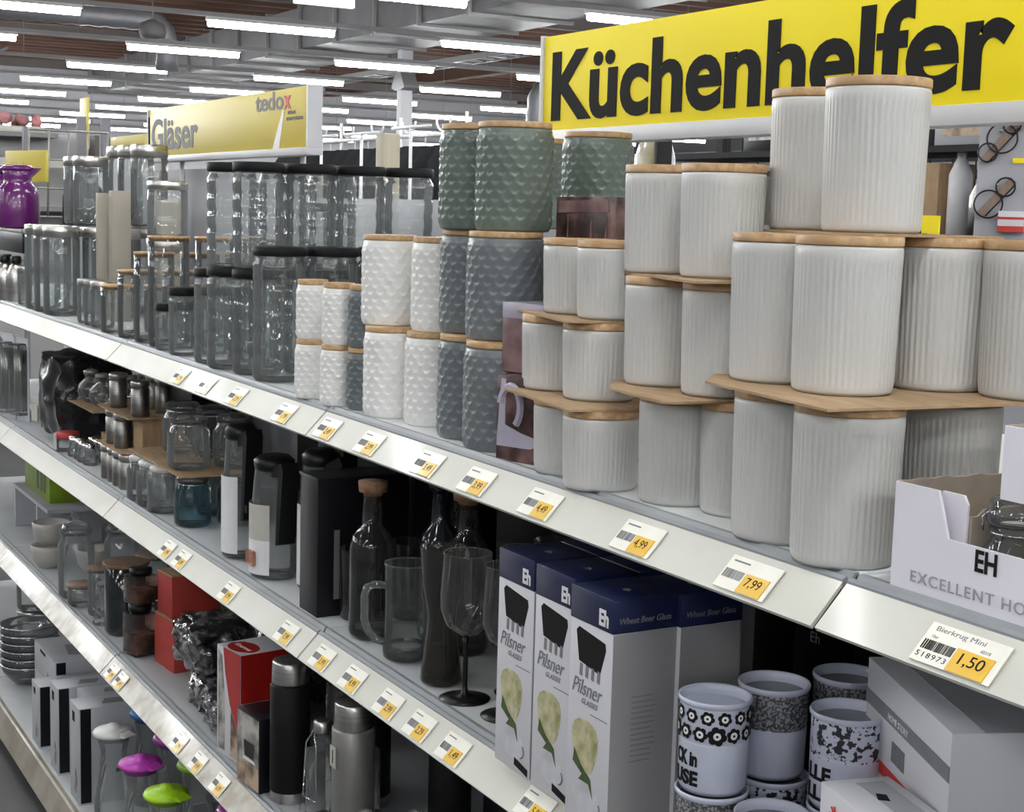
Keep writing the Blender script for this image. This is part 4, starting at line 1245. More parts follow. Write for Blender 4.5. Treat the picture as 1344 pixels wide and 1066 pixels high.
# pilsner glass cartons
def pilsner(h, w, d):
    def build():
        t = thing('glass_carton', '', 'box')
        cap = .038
        B().box(-w / 2, w / 2, 0, d, 0, h - cap, .0008).make('carton', ['box_white'], t)
        B().box(-w / 2 - .0004, w / 2 + .0004, -.0004, d + .0004, h - cap, h, .0008).make('lid_band', 'box_navy', t)
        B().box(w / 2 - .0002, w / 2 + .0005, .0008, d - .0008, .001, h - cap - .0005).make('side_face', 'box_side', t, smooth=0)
        text('logo_letters', 'Eh', .025, 'white_ink', t, (w * .18, -.0008, h - cap + .006), ext=.0003, off=.0009, width=.019)
        # tilted glass top printed at the upper edge
        top = h - cap
        B().prism([(-w * .34, top - .012), (-w * .28, top - .007), (w * .34, top - .014), (w * .36, top - .022), (w * .24, top - .052), (-w * .26, top - .046)], 'y', -.0006, 0).make('printed_glass_rim', 'ink', t, smooth=0)
        b = B()
        for k in range(4):
            x0 = -w * .24 + k * w * .14
            b.prism([(x0, top - .062), (x0 + w * .06, top - .063), (x0 + w * .07, top - .049), (x0 + w * .01, top - .048)], 'y', -.0007, 0)
        b.make('printed_facets', 'grey_ink', t, smooth=0)
        text('script_lettering', 'Pilsner', .026, 'grey_ink', t, (-w * .42, -.0006, top - .084), ext=.0002, shear=.35, width=w * .72)
        text('script_lettering', 'GLASSES', .009, 'grey_ink', t, (-w * .18, -.0006, top - .094), ext=.0002, shear=.3)
        B().box(w * .05, w * .44, -.0005, 0, top - .103, top - .102).make('printed_line', 'grey_ink', t, smooth=0)
        pts = []
        for k in range(18):
            a = 2 * pi * k / 18
            pts.append((-w * .06 + w * .30 * cos(a) * (1 + .12 * sin(3 * a)), top - .142 + .036 * sin(a) * (1 + .15 * cos(2 * a))))
        B().prism(pts, 'y', -.0006, 0).make('printed_hops', 'beer_print', t, smooth=0)
        B().prism([(-w * .30, top - .15), (-w * .12, top - .166), (w * .1, top - .178), (w * .16, top - .198), (w * .06, top - .184), (-w * .18, top - .184), (-w * .1, top - .176), (-w * .33, top - .166)], 'y', -.0008, 0).make('printed_leaves', 'leaf_print', t, smooth=0)
        pts = [(w * .0 + w * .34 * cos(2 * pi * k / 14), .034 + .02 * sin(2 * pi * k / 14)) for k in range(14)]
        B().prism(pts, 'y', -.0003, 0).make('printed_haze', 'haze_print', t, smooth=0)
        b = B()
        for k in range(8):
            a0 = -1.4 + k * .28
            b.tube([(w * .24 + .009 * cos(a0), -.0004, .03 + .009 * sin(a0)), (w * .24 + .009 * cos(a0 + .3), -.0004, .03 + .009 * sin(a0 + .3))], .0012, 4)
        b.make('printed_ring', 'grey_ink', t, smooth=0)
        B().prism([(w * .08, .008), (w * .46, .002), (w * .46, .011), (w * .08, .018)], 'y', -.0005, 0).make('printed_bar', 'ink', t, smooth=0)
        b = B()
        random.seed(11)
        for k in range(13):
            ln = random.uniform(.3, .42) * d
            b.box(w / 2 + .0004, w / 2 + .0007, d * .32, d * .32 + ln, top - .075 - k * .0062, top - .0735 - k * .0062)
        b.make('printed_text_lines', 'grey_ink', t, smooth=0)
        text('band_lettering', 'Wheat Beer Glass', .010, 'grey_ink', t, (w / 2 + .0006, d * .08, h - cap * .72), rot=(pi / 2, 0, pi / 2), ext=.0002, width=d * .8, shear=.2)
        text('top_lettering', 'Eh', .012, 'grey_ink', t, (0, d * .45, h + .0002), rot=(0, 0, 0), ext=.0002)
        return t
    return Kind(build)
pk = pilsner(.276, .088, .086)
gp = 'navy and white glass cartons'
for x, y, lab in ((-1.604, .006, 'tall white carton with navy top and hop print, front row, left'), (-1.508, .004, 'tall white carton with navy top and hop print, front row, middle'), (-1.404, -.014, 'tall white carton with navy top and hop print, front row, right, nearest'),
                  (-1.604, .096, 'tall white carton with navy top, second row, left'), (-1.508, .094, 'tall white carton with navy top, second row, middle'), (-1.398, .076, 'tall white carton with navy top, second row, right, its side in view'),
                  (-1.604, .186, 'tall white carton with navy top, third row, left'), (-1.508, .184, 'tall white carton with navy top, third row, middle')):
    pk(lab, (x, max(y, .0), S2) if y > -.01 else (x, y + .004, S2), 0, gp)
for x, lab in ((-1.53, 'tall black carton in the dark back row, left'), (-1.42, 'tall black carton in the dark back row with pale letters'), (-1.31, 'tall black carton in the dark back row, right')):
    t = thing('glass_carton', lab, 'box', (x, .34, S2), 0, 'black cartons in the back row')
    B().box(-.05, .05, 0, .09, 0, .28, .001).make('carton', 'box_black', t)
    if x == -1.42:
        text('logo_letters', 'Eh', .02, 'silver_ink', t, (-.02, -.0008, .17), ext=.0002)

# enamel mugs, stacked two high
def mug(band, body='enamel'):
    def build():
        t = thing('enamel_mug', '', 'mug')
        r, h = .0375, .1
        B().lathe([(0, .002), (r * .9, .0), (r * .97, .006), (r * .985, .05), (r * .985, .054)], 40, cap0=False, cap1=False).make('body', body, t)
        B().lathe([(r * .985, .054), (r * .965, .056), (r * .99, .058), (r * .995, .093)], 40, cap0=False, cap1=False).make('printed_band', band, t)
        B().lathe([(r * .995, .093), (r * 1.04, .095), (r * 1.045, .098), (r * 1.02, .1), (r * .97, .099), (r * .95, .092), (r * .93, .04)], 40, cap0=False, cap1=False).make('rim', 'enamel', t)
        B().lathe([(0, .088), (r * .945, .0885)], 40, cap0=False, cap1=False).make('inner_lid', 'enamel' if band == 'enamel' else 'enamel_dark', t)
        return t
    return Kind(build)
mf, mg, msx = mug('enamel'), mug('glitter'), mug('scroll')
gm = 'enamel mugs stacked on the second shelf'
ms = [(mg, -1.240, .042, 0, 'grey glittered enamel mug under the flowered one'), (mf, -1.240, .042, 1, 'white enamel mug with black flowers and lettering, top of its stack'),
      (msx, -1.245, .128, 0, 'white enamel mug under the grey glittered one'), (mg, -1.250, .128, 1, 'grey glittered enamel mug on top, behind the flowered one'),
      (mg, -1.155, .055, 0, 'white mug low in front between the flowered and the scrolled mug'),
      (msx, -1.140, .137, 0, 'white enamel mug under the scrolled one'), (msx, -1.142, .137, 1, 'white enamel mug with black scrolls and lettering, on top, tilted rim'),
      (mg, -1.235, .222, 0, 'dark rimmed enamel mug in the third row, lower'), (mg, -1.238, .222, 1, 'dark rimmed enamel mug in the third row, upper'),
      (mg, -1.135, .235, 0, 'dark rimmed enamel mug in the fourth row, lower'), (mg, -1.15, .235, 1, 'dark rimmed enamel mug half hidden behind the scrolled mug'),
      (mg, -1.19, .32, 0, 'grey enamel mug at the back, lower'), (mg, -1.19, .32, 1, 'grey enamel mug at the back, upper')]
def flowers(o):
    b = B()
    rr = .0375 * .998
    def disc(a, z, rad, mi, off, n=10):
        c = []
        for k in range(n):
            q = 2 * pi * k / n
            aa = a + rad * cos(q) / rr
            c.append(((rr + off) * sin(aa), -(rr + off) * cos(aa), z + rad * sin(q)))
        b.quad(c, mi)
    i = 0
    for a in [2 * pi * k / 13 for k in range(13)]:
        for z, s in ((.066, 1.2), (.084, 1.1)):
            i += 1
            aa = a + (.2 if z > .07 else 0)
            big = 1.25 if i % 5 == 0 else 1.0
            for p in range(6):
                q = p * pi / 3 + i
                disc(aa + .0042 * s * big * cos(q) / rr, z + .0042 * s * big * sin(q), .0029 * s * big, 0, .0003 + .00003 * p)
            disc(aa, z, .0034 * s, 1, .0006)
            disc(aa, z, .0012 * s, 0, .0007)
    b.make('printed_flowers', ['ink', 'white_ink'], o, smooth=0)
mug_objs = []
for K, x, y, k, lab in ms:
    mug_objs.append(K(lab, (x, y, S2 + .1005 * k), random.uniform(-2, 2) if K is not mf else .4, gm))
flowers(mug_objs[1])
for idx, l1, l2, rz in ((1, 'CK in', 'USE', .04), (6, 'LLE', 'LLE', .0)):
    o = mug_objs[idx]
    o.rotation_euler = (0, 0, rz)
    text('lettering', l1, .021, 'ink', o, (0, 0, .031), bend=.0372, ext=.0003, off=.0008, align='CENTER', width=.032)
    text('lettering', l2, .021, 'ink', o, (0, 0, .010), bend=.0372, ext=.0003, off=.0008, align='CENTER', width=.034)

# white cartons at the right end of the second shelf
def white_carton(lab, corner, rz, L, D, H, red=False, band=True):
    t = thing('white_carton', lab, 'box', corner, rz)
    B().box(0, L, 0, D, 0, H, .001).make('carton', 'box_white', t)
    if band:
        B().box(0, L, -.0008, 0, H * .50, H * .66).make('dark_band', 'grey_ink', t, smooth=0)
        text('band_lettering', 'HOME STORY', H * .1, 'white_ink', t, (L * .3, -.001, H * .54), ext=.0002)
    if red:
        B().box(0, L, -.0009, 0, H - .014, H).make('red_edge', 'red_ink', t, smooth=0)
    B().box(.012, L, .03, D - .012, H, H + .0006).make('top_flap', 'carton_grey', t, smooth=0)
    B().prism([(L * .4, D * .5), (L * .55, D * .42), (L * .6, D * .56), (L * .45, D * .62)], 'z', H + .0006, H + .0009).make('grip_hole', 'ink', t, smooth=0)
    return t
t = white_carton('white carton with grey band, uppermost at the right end of the second shelf', (-1.149, .167, S2 + .158), R(-24.4), .233, .17, .092)
b = B()
for k in range(10):
    a = 2 * pi * k / 10
    b.tube([(.2338, .085 + .004 * cos(a), .070 + .004 * sin(a)), (.2338, .085 + .014 * cos(a + .7), .070 + .013 * sin(a + .7))], .0012, 4)
b.make('printed_emblem', 'ink', t, smooth=0)
text('side_lettering', 'CHEESE & MORE', .010, 'grey_ink', t, (.2337, .075, .012), rot=(pi / 2, 0, pi / 2), ext=.0002)
b = B()
random.seed(4)
x0 = .085
while x0 < .12:
    b.box(x0, x0 + .0012, -.001, 0, .012, .032)
    x0 += random.choice((.002, .003))
b.make('printed_barcode', 'grey_ink', t, smooth=0, kind='stuff')
white_carton('white carton with red edge underneath the uppermost banded one', (-1.150, .170, S2), R(-24.4), .236, .168, .1575, red=True, band=False)
t = white_carton('small white carton with dark band and red emblem, frontmost at the right end', (-1.055, .028, S2), R(-14), .10, .07, .172)
b = B()
for k in range(9):
    a = 2 * pi * k / 9
    b.tube([(.03 + .003 * cos(a), -.001, .147 + .004 * sin(a)), (.03 + .009 * cos(a + .8), -.001, .147 + .012 * sin(a + .8))], .0009, 4)
b.make('printed_emblem', 'red_ink', t, smooth=0)

# ================================================================== third shelf
t = thing('green_carton', 'bright green carton at the far left of the third shelf, on a white frame', 'box', (-4.90, .13, S3 + .1405))
B().box(-.20, .16, 0, .14, 0, .158, .001).make('carton', 'green_box', t)
b = B()
for x in (-.02, .03, .075):
    b.prism([(x, .02), (x + .03, .02), (x + .03, .1), (x + .015, .12), (x, .1)], 'y', -.0008, 0)
b.make('printed_shapes', 'leaf_print', t, smooth=0)
t = thing('display_stand', 'pale grey display frame with shelf board under the green carton', 'stand', (-4.90, .10, S3))
B().box(-.24, .26, 0, .22, .128, .14, .001).make('top_board', 'carton_grey', t, smooth=0)
for x in (-.23, .10):
    B().box(x, x + .02, .0, .2, 0, .128, .001).make('side_panel', 'carton_grey', t, smooth=0)
def bowl_proto():
    t = thing('white_bowl', '', 'bowl')
    B().lathe([(0, .004), (.03, .0), (.034, .003), (.047, .022), (.053, .05), (.054, .066), (.052, .067), (.049, .05), (.042, .022), (.02, .01), (0, .009)], 36, cap0=False, cap1=False).make('body', 'bowl', t)
    return t
bw = Kind(bowl_proto)
bw('white ceramic bowl, lower of the stacked pair on the third shelf', (-4.50, .075, S3), 0, 'stacked white bowls')
bw('white ceramic bowl, upper of the stacked pair on the third shelf', (-4.50, .08, S3 + .0672), 0, 'stacked white bowls')
bw('white ceramic bowl behind the stacked pair', (-4.40, .18, S3), 0, 'stacked white bowls')
t = thing('glass_dispenser', 'tall clear glass jar with glass lid, nearest the white bowls', 'jar', (-4.118, .062, S3))
B().lathe([(0, .006), (.043, .003), (.048, .012), (.049, .09), (.047, .15), (.038, .168), (.04, .175)], 36, cap0=False, cap1=False).make('body', 'clear_dense', t)
B().lathe([(0, .176), (.042, .176), (.045, .184), (.03, .205), (.008, .213), (.014, .225), (.012, .235), (0, .238)], 30, cap0=False).make('glass_lid', 'clear_dense', t)
t = thing('glass_dispenser', 'tall clear glass jar with glass lid, second behind the nearest one', 'jar', (-4.09, .18, S3))
B().lathe([(0, .006), (.043, .003), (.048, .012), (.049, .09), (.047, .15), (.038, .168), (.04, .175)], 36, cap0=False, cap1=False).make('body', 'clear_dense', t)
B().lathe([(0, .176), (.042, .176), (.045, .184), (.03, .205), (.008, .213), (.014, .225), (.012, .235), (0, .238)], 30, cap0=False).make('glass_lid', 'clear_dense', t)
def wood_jar(h, r, m, lab, loc):
    t = thing('wooden_lid_jar', lab, 'jar', loc)
    B().lathe([(0, .005), (r * .92, .003), (r, .01), (r, h - .012), (r * .96, h - .01)], 36, cap0=False, cap1=False).make('body', m, t)
    B().lathe([(0, h - .012), (r * .93, h - .012), (r * .93, h - .009), (r * 1.07, h - .009), (r * 1.07, h - .001), (r * 1.03, h), (0, h)], 36, cap0=False).make('lid', 'tan_wood' if m != 'dark_glass' else 'bamboo_dull', t)
    return t
wood_jar(.062, .036, 'clear_dense', 'lowest clear jar with wooden lid in front of the tall glass jar', (-4.02, .052, S3))
wood_jar(.13, .034, 'clear_dense', 'slim clear jar with wooden lid left of the dark grey one', (-3.905, .075, S3))
wood_jar(.155, .05, 'clear_dense', 'clear jar with wide wooden lid behind the dark grey one', (-3.90, .22, S3))
wood_jar(.182, .054, 'dark_glass', 'dark grey jar with broad wooden lid on the third shelf', (-3.722, .092, S3))
t = thing('glass_oil_flask', 'small faceted glass flask between the slim and the dark grey jar', 'flask', (-3.81, .055, S3))
B().lathe([(0, .004), (.022, .002), (.026, .01), (.018, .04), (.028, .06), (.016, .082), (.012, .1), (.015, .104)], 8, cap0=False, cap1=False).make('body', 'clear_dense', t, smooth=0)
B().lathe([(0, .1), (.011, .1), (.016, .112), (.01, .124), (0, .126)], 8, cap0=False).make('stopper', 'clear_dense', t, smooth=0)
def spice(lab, loc, h=.135, m='rose_glass'):
    t = thing('square_spice_jar', lab, 'jar', loc, R(14))
    B().box(-.03, .03, -.03, .03, .002, h * .82, .003).make('body', m, t)
    B().box(-.026, .026, -.026, .026, .006, h * .42, .002).make('spice_filling', 'photo_tan', t)
    B().lathe([(.024, h * .82), (.024, h * .86), (.027, h * .87), (.027, h), (0, h)], 28, cap0=True).make('lid', 'black_plastic', t)
    return t
spice('square rosy spice jar on the third shelf, lower one left of the red carton', (-3.52, .07, S3), .125)
spice('square spice jar with black lid stacked on the rosy one', (-3.52, .072, S3 + .1253), .085)
spice('square rosy spice jar behind the stacked pair', (-3.57, .16, S3), .16)

# red cardboard cartons
t = thing('red_carton', 'red cardboard carton standing on the third shelf, lower and larger', 'carton', (-3.45, .085, S3), R(6))
B().box(0, .115, 0, .15, 0, .118, .001).make('carton', 'red_card', t)
B().box(-.003, .35, .002, .16, .1182, .1212).make('cardboard_top', 'cardboard', t, smooth=0)
t = thing('red_carton', 'small red cardboard carton stacked on the larger red one', 'carton', (-3.448, .092, S3 + .1216), R(6))
B().box(0, .085, 0, .12, 0, .098, .001).make('carton', 'red_card', t)
B().box(-.001, .086, -.001, .121, .0982, .1012).make('cardboard_top', 'cardboard', t, smooth=0)
# wrapped sets
blob('foil_wrapped_set', 'crumpled glossy dark wrapped set on the third shelf, upper', 'package', (-3.145, .13, S3 + .062), (.2, .15, .11), 'foil', 7, 5, .2)
blob('foil_wrapped_set', 'crumpled glossy dark wrapped set on the third shelf, lower left', 'package', (-3.06, .12, S3), (.16, .12, .075), 'foil', 12, 5, .22)
blob('foil_wrapped_set', 'crumpled glossy dark wrapped set beside the red and white carton', 'package', (-2.915, .085, S3), (.10, .09, .075), 'foil', 17, 5, .22)
blob('foil_wrapped_set', 'crumpled glossy dark wrapped set behind, under the price rail', 'package', (-3.0, .25, S3), (.18, .15, .19), 'foil', 23, 5, .2)
# red and white carton
t = thing('red_white_carton', 'white carton with a red arc and kitchen photo, third shelf', 'box', (-2.815, .026, S3), R(8))
B().box(0, .098, 0, .12, 0, .218, .001).make('carton', 'box_white', t)
B().prism([(.028, .218), (.036, .17), (.056, .11), (.098, .05), (.098, .218)], 'y', -.0008, 0).make('red_arc', 'red_box', t, smooth=0)
B().prism([(.058, .006), (.06, .1), (.097, .045), (.097, .006)], 'y', -.0006, 0).make('printed_photo', 'photo_tan', t, smooth=0)
B().prism([(.006, .01), (.034, .01), (.034, .12), (.022, .2), (.006, .21)], 'y', -.0004, 0).make('printed_picture', 'photo_grey', t, smooth=0)
pts = [(.05 + .042 * cos(2 * pi * k / 20), .032 + .028 * sin(2 * pi * k / 20)) for k in range(20)]
B().prism(pts, 'z', .218, .2186).make('red_oval', 'red_box', t, smooth=0)
text('top_lettering', 'Gourmet', .016, 'white_ink', t, (.02, .026, .2188), rot=(0, 0, 0), ext=.0002, shear=.2)
B().box(.098, .0986, .003, .118, .003, .12).make('side_photo', 'photo_grey', t, smooth=0)
B().box(.098, .0987, .001, .119, .121, .217).make('red_side', 'red_box', t, smooth=0)
# coffee photo carton
t = thing('coffee_carton', 'small dark carton with a picture of a cup on coffee beans', 'box', (-2.655, .012, S3), R(6))
B().box(0, .095, 0, .09, 0, .142, .001).make('carton', 'box_black', t)
B().box(.003, .092, -.0007, 0, .045, .138).make('printed_photo', 'photo_grey', t, smooth=0)
B().box(.003, .092, -.0007, 0, .002, .045).make('printed_beans', 'photo_tan', t, smooth=0)
B().prism([(.035, .058), (.07, .058), (.076, .088), (.03, .088)], 'y', -.0011, -.0006).make('printed_cup', 'box_black', t, smooth=0)
B().prism([(.026, .05), (.08, .05), (.074, .056), (.032, .056)], 'y', -.0011, -.0006).make('printed_saucer', 'white_ink', t, smooth=0)
# insulated bottles
def flask_bottle(name, lab, loc, r, h, m, caph, capm, label=False):
    t = thing(name, lab, 'bottle', loc)
    B().lathe([(0, 0), (r * .9, 0), (r * .95, .003), (r * .95, .02), (r, .022), (r, h - caph - .004), (r * .93, h - caph)], 40, cap0=False, cap1=True).make('body', m, t)
    B().lathe([(r * .9, h - caph), (r * .93, h - caph + .002), (r * .90, h - .004), (r * .84, h), (0, h + .001)], 40, cap0=True).make('cap', capm, t)
    B().lathe([(r * .96, .001), (r * .97, .003), (r * .97, .018), (r * .96, .02)], 40, cap0=False, cap1=False).make('base_ring', 'steel', t)
    if label:
        B().box(-.012, .012, -r - .0012, -r + .001, h * .52, h * .68).make('label', 'label_paper', t, smooth=0)
        B().box(-.0015, .0015, -r - .0016, -r - .001, h * .55, h * .65).make('printed_line', 'ink', t, smooth=0)
    return t
flask_bottle('vacuum_flask', 'tall black vacuum flask with steel cap on the third shelf', (-2.522, .066, S3), .0365, .262, 'black_matt', .042, 'steel')
flask_bottle('vacuum_flask', 'tall black vacuum flask standing behind the front one', (-2.44, .19, S3), .0365, .262, 'black_matt', .042, 'steel')
flask_bottle('vacuum_flask', 'steel grey vacuum flask with hanging paper label near the bottom edge', (-2.335, .11, S3), .0375, .235, 'steel_grey', .045, 'steel', True)
flask_bottle('vacuum_flask', 'vacuum flask blackened as shade, with dark cap, behind the labelled steel one', (-2.26, .26, S3), .0375, .235, 'black_matt', .045, 'black_plastic')  # body and cap coloured black to stand for the shade behind the goods
# oil bottles with wire hangers
def oil(lab, loc):
    t = thing('oil_bottle', lab, 'bottle', loc, R(10))
    B().box(-.022, .022, -.022, .022, .002, .128, .004).make('body', 'clear_dense', t)
    B().lathe([(.016, .128), (.012, .14), (.012, .155), (.015, .157)], 20, cap0=False, cap1=False).make('neck', 'clear_dense', t)
    B().lathe([(0, .157), (.015, .157), (.016, .16), (.016, .178), (.012, .181), (0, .181)], 20, cap0=False).make('steel_cap', 'steel', t)
    B().tube([(.02, -.024, .05), (.018, -.024, .14), (.004, -.02, .165), (-.014, -.024, .14), (-.02, -.026, .04), (.02, -.026, .04)], .0016, 5).make('wire_hanger', 'chrome', t)
    return t
oil('square glass oil bottle with wire hanger, left one beside the black flask', (-2.415, .085, S3))
oil('square glass oil bottle with wire hanger, right one beside the labelled flask', (-2.39, .155, S3))
t = thing('price_card_holder', 'clear acrylic card holder leaning between the black flask and oil bottles', 'holder', (-2.458, .125, S3 + .12), R(4))
B().box(-.03, .03, 0, .002, 0, .1, .0005).make('acrylic_plate', 'clear', t, smooth=0)
B().tube([(-.03, 0, 0), (.03, 0, 0), (.03, 0, .1), (-.03, 0, .1)], .0014, 5, closed=True).make('wire_frame', 'chrome', t)
B().box(-.004, .004, .002, .006, -.12, .05).make('stand', 'chrome', t, smooth=0)
# glasses in the dark, third shelf, nearest
def sherry():
    t = thing('small_glass', '', 'glass')
    B().lathe([(0, .004), (.02, .002), (.024, .008), (.026, .03), (.022, .05), (.018, .06), (.02, .075)], 28, cap0=False, cap1=False).make('body', 'clear_dense', t)
    B().lathe([(0, .075), (.02, .075), (.021, .078), (.012, .09), (0, .094)], 24, cap0=False).make('stopper', 'clear_dense', t)
    return t
sh = Kind(sherry)
for i, (x, y) in enumerate(((-2.205, .075), (-2.13, .08), (-2.17, .15), (-2.085, .15), (-2.02, .09))):
    sh('small stoppered glass jar in the dark at the bottom edge, %s' % ['front left', 'front middle', 'back left', 'back right', 'front right'][i], (x, y, S3), 0, 'small stoppered jars in the dark')
for i, (x, y) in enumerate(((-2.12, .28), (-1.98, .28), (-1.84, .28))):
    t = thing('dark_carton', 'dark carton at the back of the third shelf, %s of three' % ['left', 'middle', 'right'][i], 'box', (x, y, S3), 0, 'dark cartons in the back')
    B().box(-.055, .055, 0, .1, 0, .22, .001).make('carton', 'box_black', t)

# ================================================================== bottom shelf
def handle_carton(lab, corner, w, d, h, rz=0.0):
    t = thing('grey_carton', lab, 'box', corner, rz, 'grey cartons on the bottom shelf')
    B().box(0, w, 0, d, 0, h, .001).make('carton', 'carton_grey', t)
    B().box(w, w + .0008, .004, .03, h * .02, h - .002).make('dark_edge', 'box_black', t, smooth=0)
    B().box(w * .3, w * .55, -.0008, 0, h * .82, h * .92).make('grip_hole', 'ink', t, smooth=0)
    B().prism([(w * .35, d * .3), (w * .75, d * .24), (w * .8, d * .44), (w * .4, d * .5)], 'z', h, h + .0006).make('printed_window', 'grey_ink', t, smooth=0)
    B().prism([(w * .5, h * .12), (w * .75, h * .06), (w * .8, h * .25), (w * .6, h * .36)], 'y', -.0008, 0).make('printed_photo', 'photo_grey', t, smooth=0)
    B().prism([(w + .0012, h * .3), (w + .0016, h * .3), (w + .0016, h * .34), (w + .0012, h * .34)], 'y', d * .35, d * .8).make('printed_line', 'ink', t, smooth=0)
    return t
handle_carton('grey carton on the bottom shelf, leftmost upright one', (-4.19, -.045, S4), .085, .2, .172)
handle_carton('grey carton on the bottom shelf, second upright one', (-3.965, -.045, S4), .082, .24, .232)
handle_carton('grey carton on the bottom shelf, third and nearest upright one', (-3.745, -.045, S4), .09, .26, .247)
handle_carton('grey carton stacked flat behind the leftmost upright one', (-4.46, .02, S4 + .12), .26, .22, .085)
handle_carton('grey carton at the very bottom under the flat stacked one', (-4.46, .02, S4), .26, .22, .1195)
handle_carton('grey carton squeezed between the second and third upright one', (-3.86, .0, S4), .08, .22, .236)
# stacked glass bowls far left on the bottom shelf
def gbowl():
    t = thing('glass_bowl', '', 'bowl')
    B().lathe([(0, .003), (.04, .0), (.055, .006), (.08, .035), (.088, .06), (.085, .061), (.076, .036), (.05, .01)], 36, cap0=False, cap1=False).make('body', 'clear_dense', t)
    B().tube([(.0875 * cos(2 * pi * k / 36), .0875 * sin(2 * pi * k / 36), .061) for k in range(36)], .0022, 5, closed=True).make('rim', 'chrome', t)
    return t
gb2 = Kind(gbowl)
for k in range(6):
    gb2('clear glass bowl in the nested stack at the far left, %s from the bottom' % ordn(k), (-4.72, .06, S4 + .0245 * k), 0, 'nested glass bowls')
for i, (x, y, z) in enumerate(((-4.70, .28, 0), (-4.86, .10, .0), (-4.70, .28, .1845), (-4.86, .10, .1845))):
    steel_jar(.184, .045, .03)('tall clear jar with steel lid on the bottom shelf, %s' % ['behind the bowls, lower', 'far left, lower', 'behind the bowls, upper', 'far left, upper'][i], (x - .02, y, S4 + z), 0, 'clear jars on the bottom shelf')
# carafes with coloured lids
def carafe(lab, loc, lid, rz=.4):
    t = thing('carafe', lab, 'carafe', loc, rz, 'glass carafes with coloured lids')
    h = .225
    B().lathe([(0, .006), (.04, .003), (.046, .012), (.046, .06), (.034, .14), (.03, .18), (.038, h)], 32, cap0=False, cap1=False).make('body', 'clear_dense', t)
    B().lathe([(0, h - .012), (.036, h - .012), (.037, h), (.047, h + .001), (.049, h + .006), (.046, h + .012), (.03, h + .018), (.014, h + .019), (.012, h + .026), (0, h + .027)], 32, cap0=False).make('lid', lid, t)
    B().prism([(.03, h + .002), (.064, h + .008), (.066, h + .011), (.03, h + .016)], 'y', -.016, .016).make('spout', lid, t)
    return t
carafe('glass carafe with a white lid on the bottom shelf, beside the grey cartons', (-3.50, .0, S4 + .002), 'lid_white')
carafe('glass carafe with a blue lid behind the white lidded one', (-3.60, .115, S4 + .002), 'lid_blue')
carafe('glass carafe with a magenta lid, front middle of the bottom shelf', (-3.27, .0, S4 + .002), 'lid_magenta')
carafe('glass carafe with a purple lid behind the magenta one', (-3.40, .115, S4 + .002), 'lid_purple')
carafe('glass carafe with a lime lid, nearest on the bottom shelf', (-3.072, .0, S4 + .002), 'lid_lime')
carafe('glass carafe with a green lid behind the lime one', (-3.21, .115, S4 + .002), 'lid_green')
carafe('glass carafe with a lilac lid at the bottom picture edge, right of the lime one', (-2.92, .11, S4 + .002), 'lid_purple')

# ================================================================== across the next aisle
# wire rack with mixed goods, seen between the canisters and below the large sign
t = thing('wire_rack', 'black wire grid rack across the aisle, seen behind the topmost canisters', 'rack', (-3.75, 2.75, 0))
b = B()
for k in range(23):
    b.tube([(-1.1 + .1 * k, 0, .2), (-1.1 + .1 * k, 0, 2.05)], .004, 4)
for k in range(19):
    b.tube([(-1.1, 0, .25 + .1 * k), (1.1, 0, .25 + .1 * k)], .004, 4)
b.make('wire_grid', 'black_matt', t, kind='stuff')
for x in (-1.12, -.37, .37, 1.12):
    B().box(x - .02, x + .02, -.02, .02, 0, 2.1).make('post', 'black_matt', t, smooth=0)
for z in (1.28, 1.56, 1.83):
    B().box(-1.1, 1.1, -.34, -.02, z - .02, z).make('shelf_board', 'black_matt', t, smooth=0)
for x in (-1.12, -.37, .37, 1.12):
    B().box(x - .012, x + .012, -.34, -.02, 1.24, 1.26).make('arm', 'black_matt', t, smooth=0)
random.seed(21)
def rack_box(x, z, wd, h, m, lab):
    t = thing('goods_carton', lab, 'box', (x, 2.5, z), random.uniform(-.1, .1), 'goods on the wire rack')
    B().box(-wd / 2, wd / 2, -.06, .08, 0, h, .003).make('carton', m, t)
    pm = random.choice(['photo_grey', 'grey_ink', 'white_ink', 'photo_tan'])
    if m != 'cardboard':
        B().box(-wd * .35, wd * .35, -.0612, -.06, h * .3, h * .7).make('printed_panel', pm, t, smooth=0)
def rack_bottle(x, z, r, h, m, lab):
    t = thing('goods_bottle', lab, 'bottle', (x, 2.48, z), 0, 'goods on the wire rack')
    B().lathe([(0, 0), (r, .002), (r, h * .62), (r * .4, h * .78), (r * .4, h * .86)], 20, cap0=False).make('body', m, t)
    B().lathe([(r * .45, h * .86), (r * .45, h), (0, h)], 16).make('cap', 'black_plastic', t)
rack_box(-3.46, 1.56, .15, .22, 'cardboard', 'brown carton on the wire rack right of the topmost canisters')
rack_bottle(-3.345, 1.56, .035, .30, 'white_ink', 'tall white bottle on the wire rack beside the brown carton')
rack_box(-3.50, 1.28, .13, .17, 'carton_grey', 'grey carton low on the wire rack under the brown one')
rack_bottle(-3.36, 1.28, .03, .2, 'steel_grey', 'grey bottle low on the wire rack under the white one')
rack_bottle(-3.29, 1.28, .03, .19, 'black_plastic', 'black bottle low on the wire rack')
rack_bottle(-3.27, 1.56, .028, .2, 'steel', 'steel bottle on the wire rack beside the display board')
rack_box(-3.32, 1.83, .2, .09, 'carton_grey', 'flat grey carton on the uppermost board of the wire rack, right')
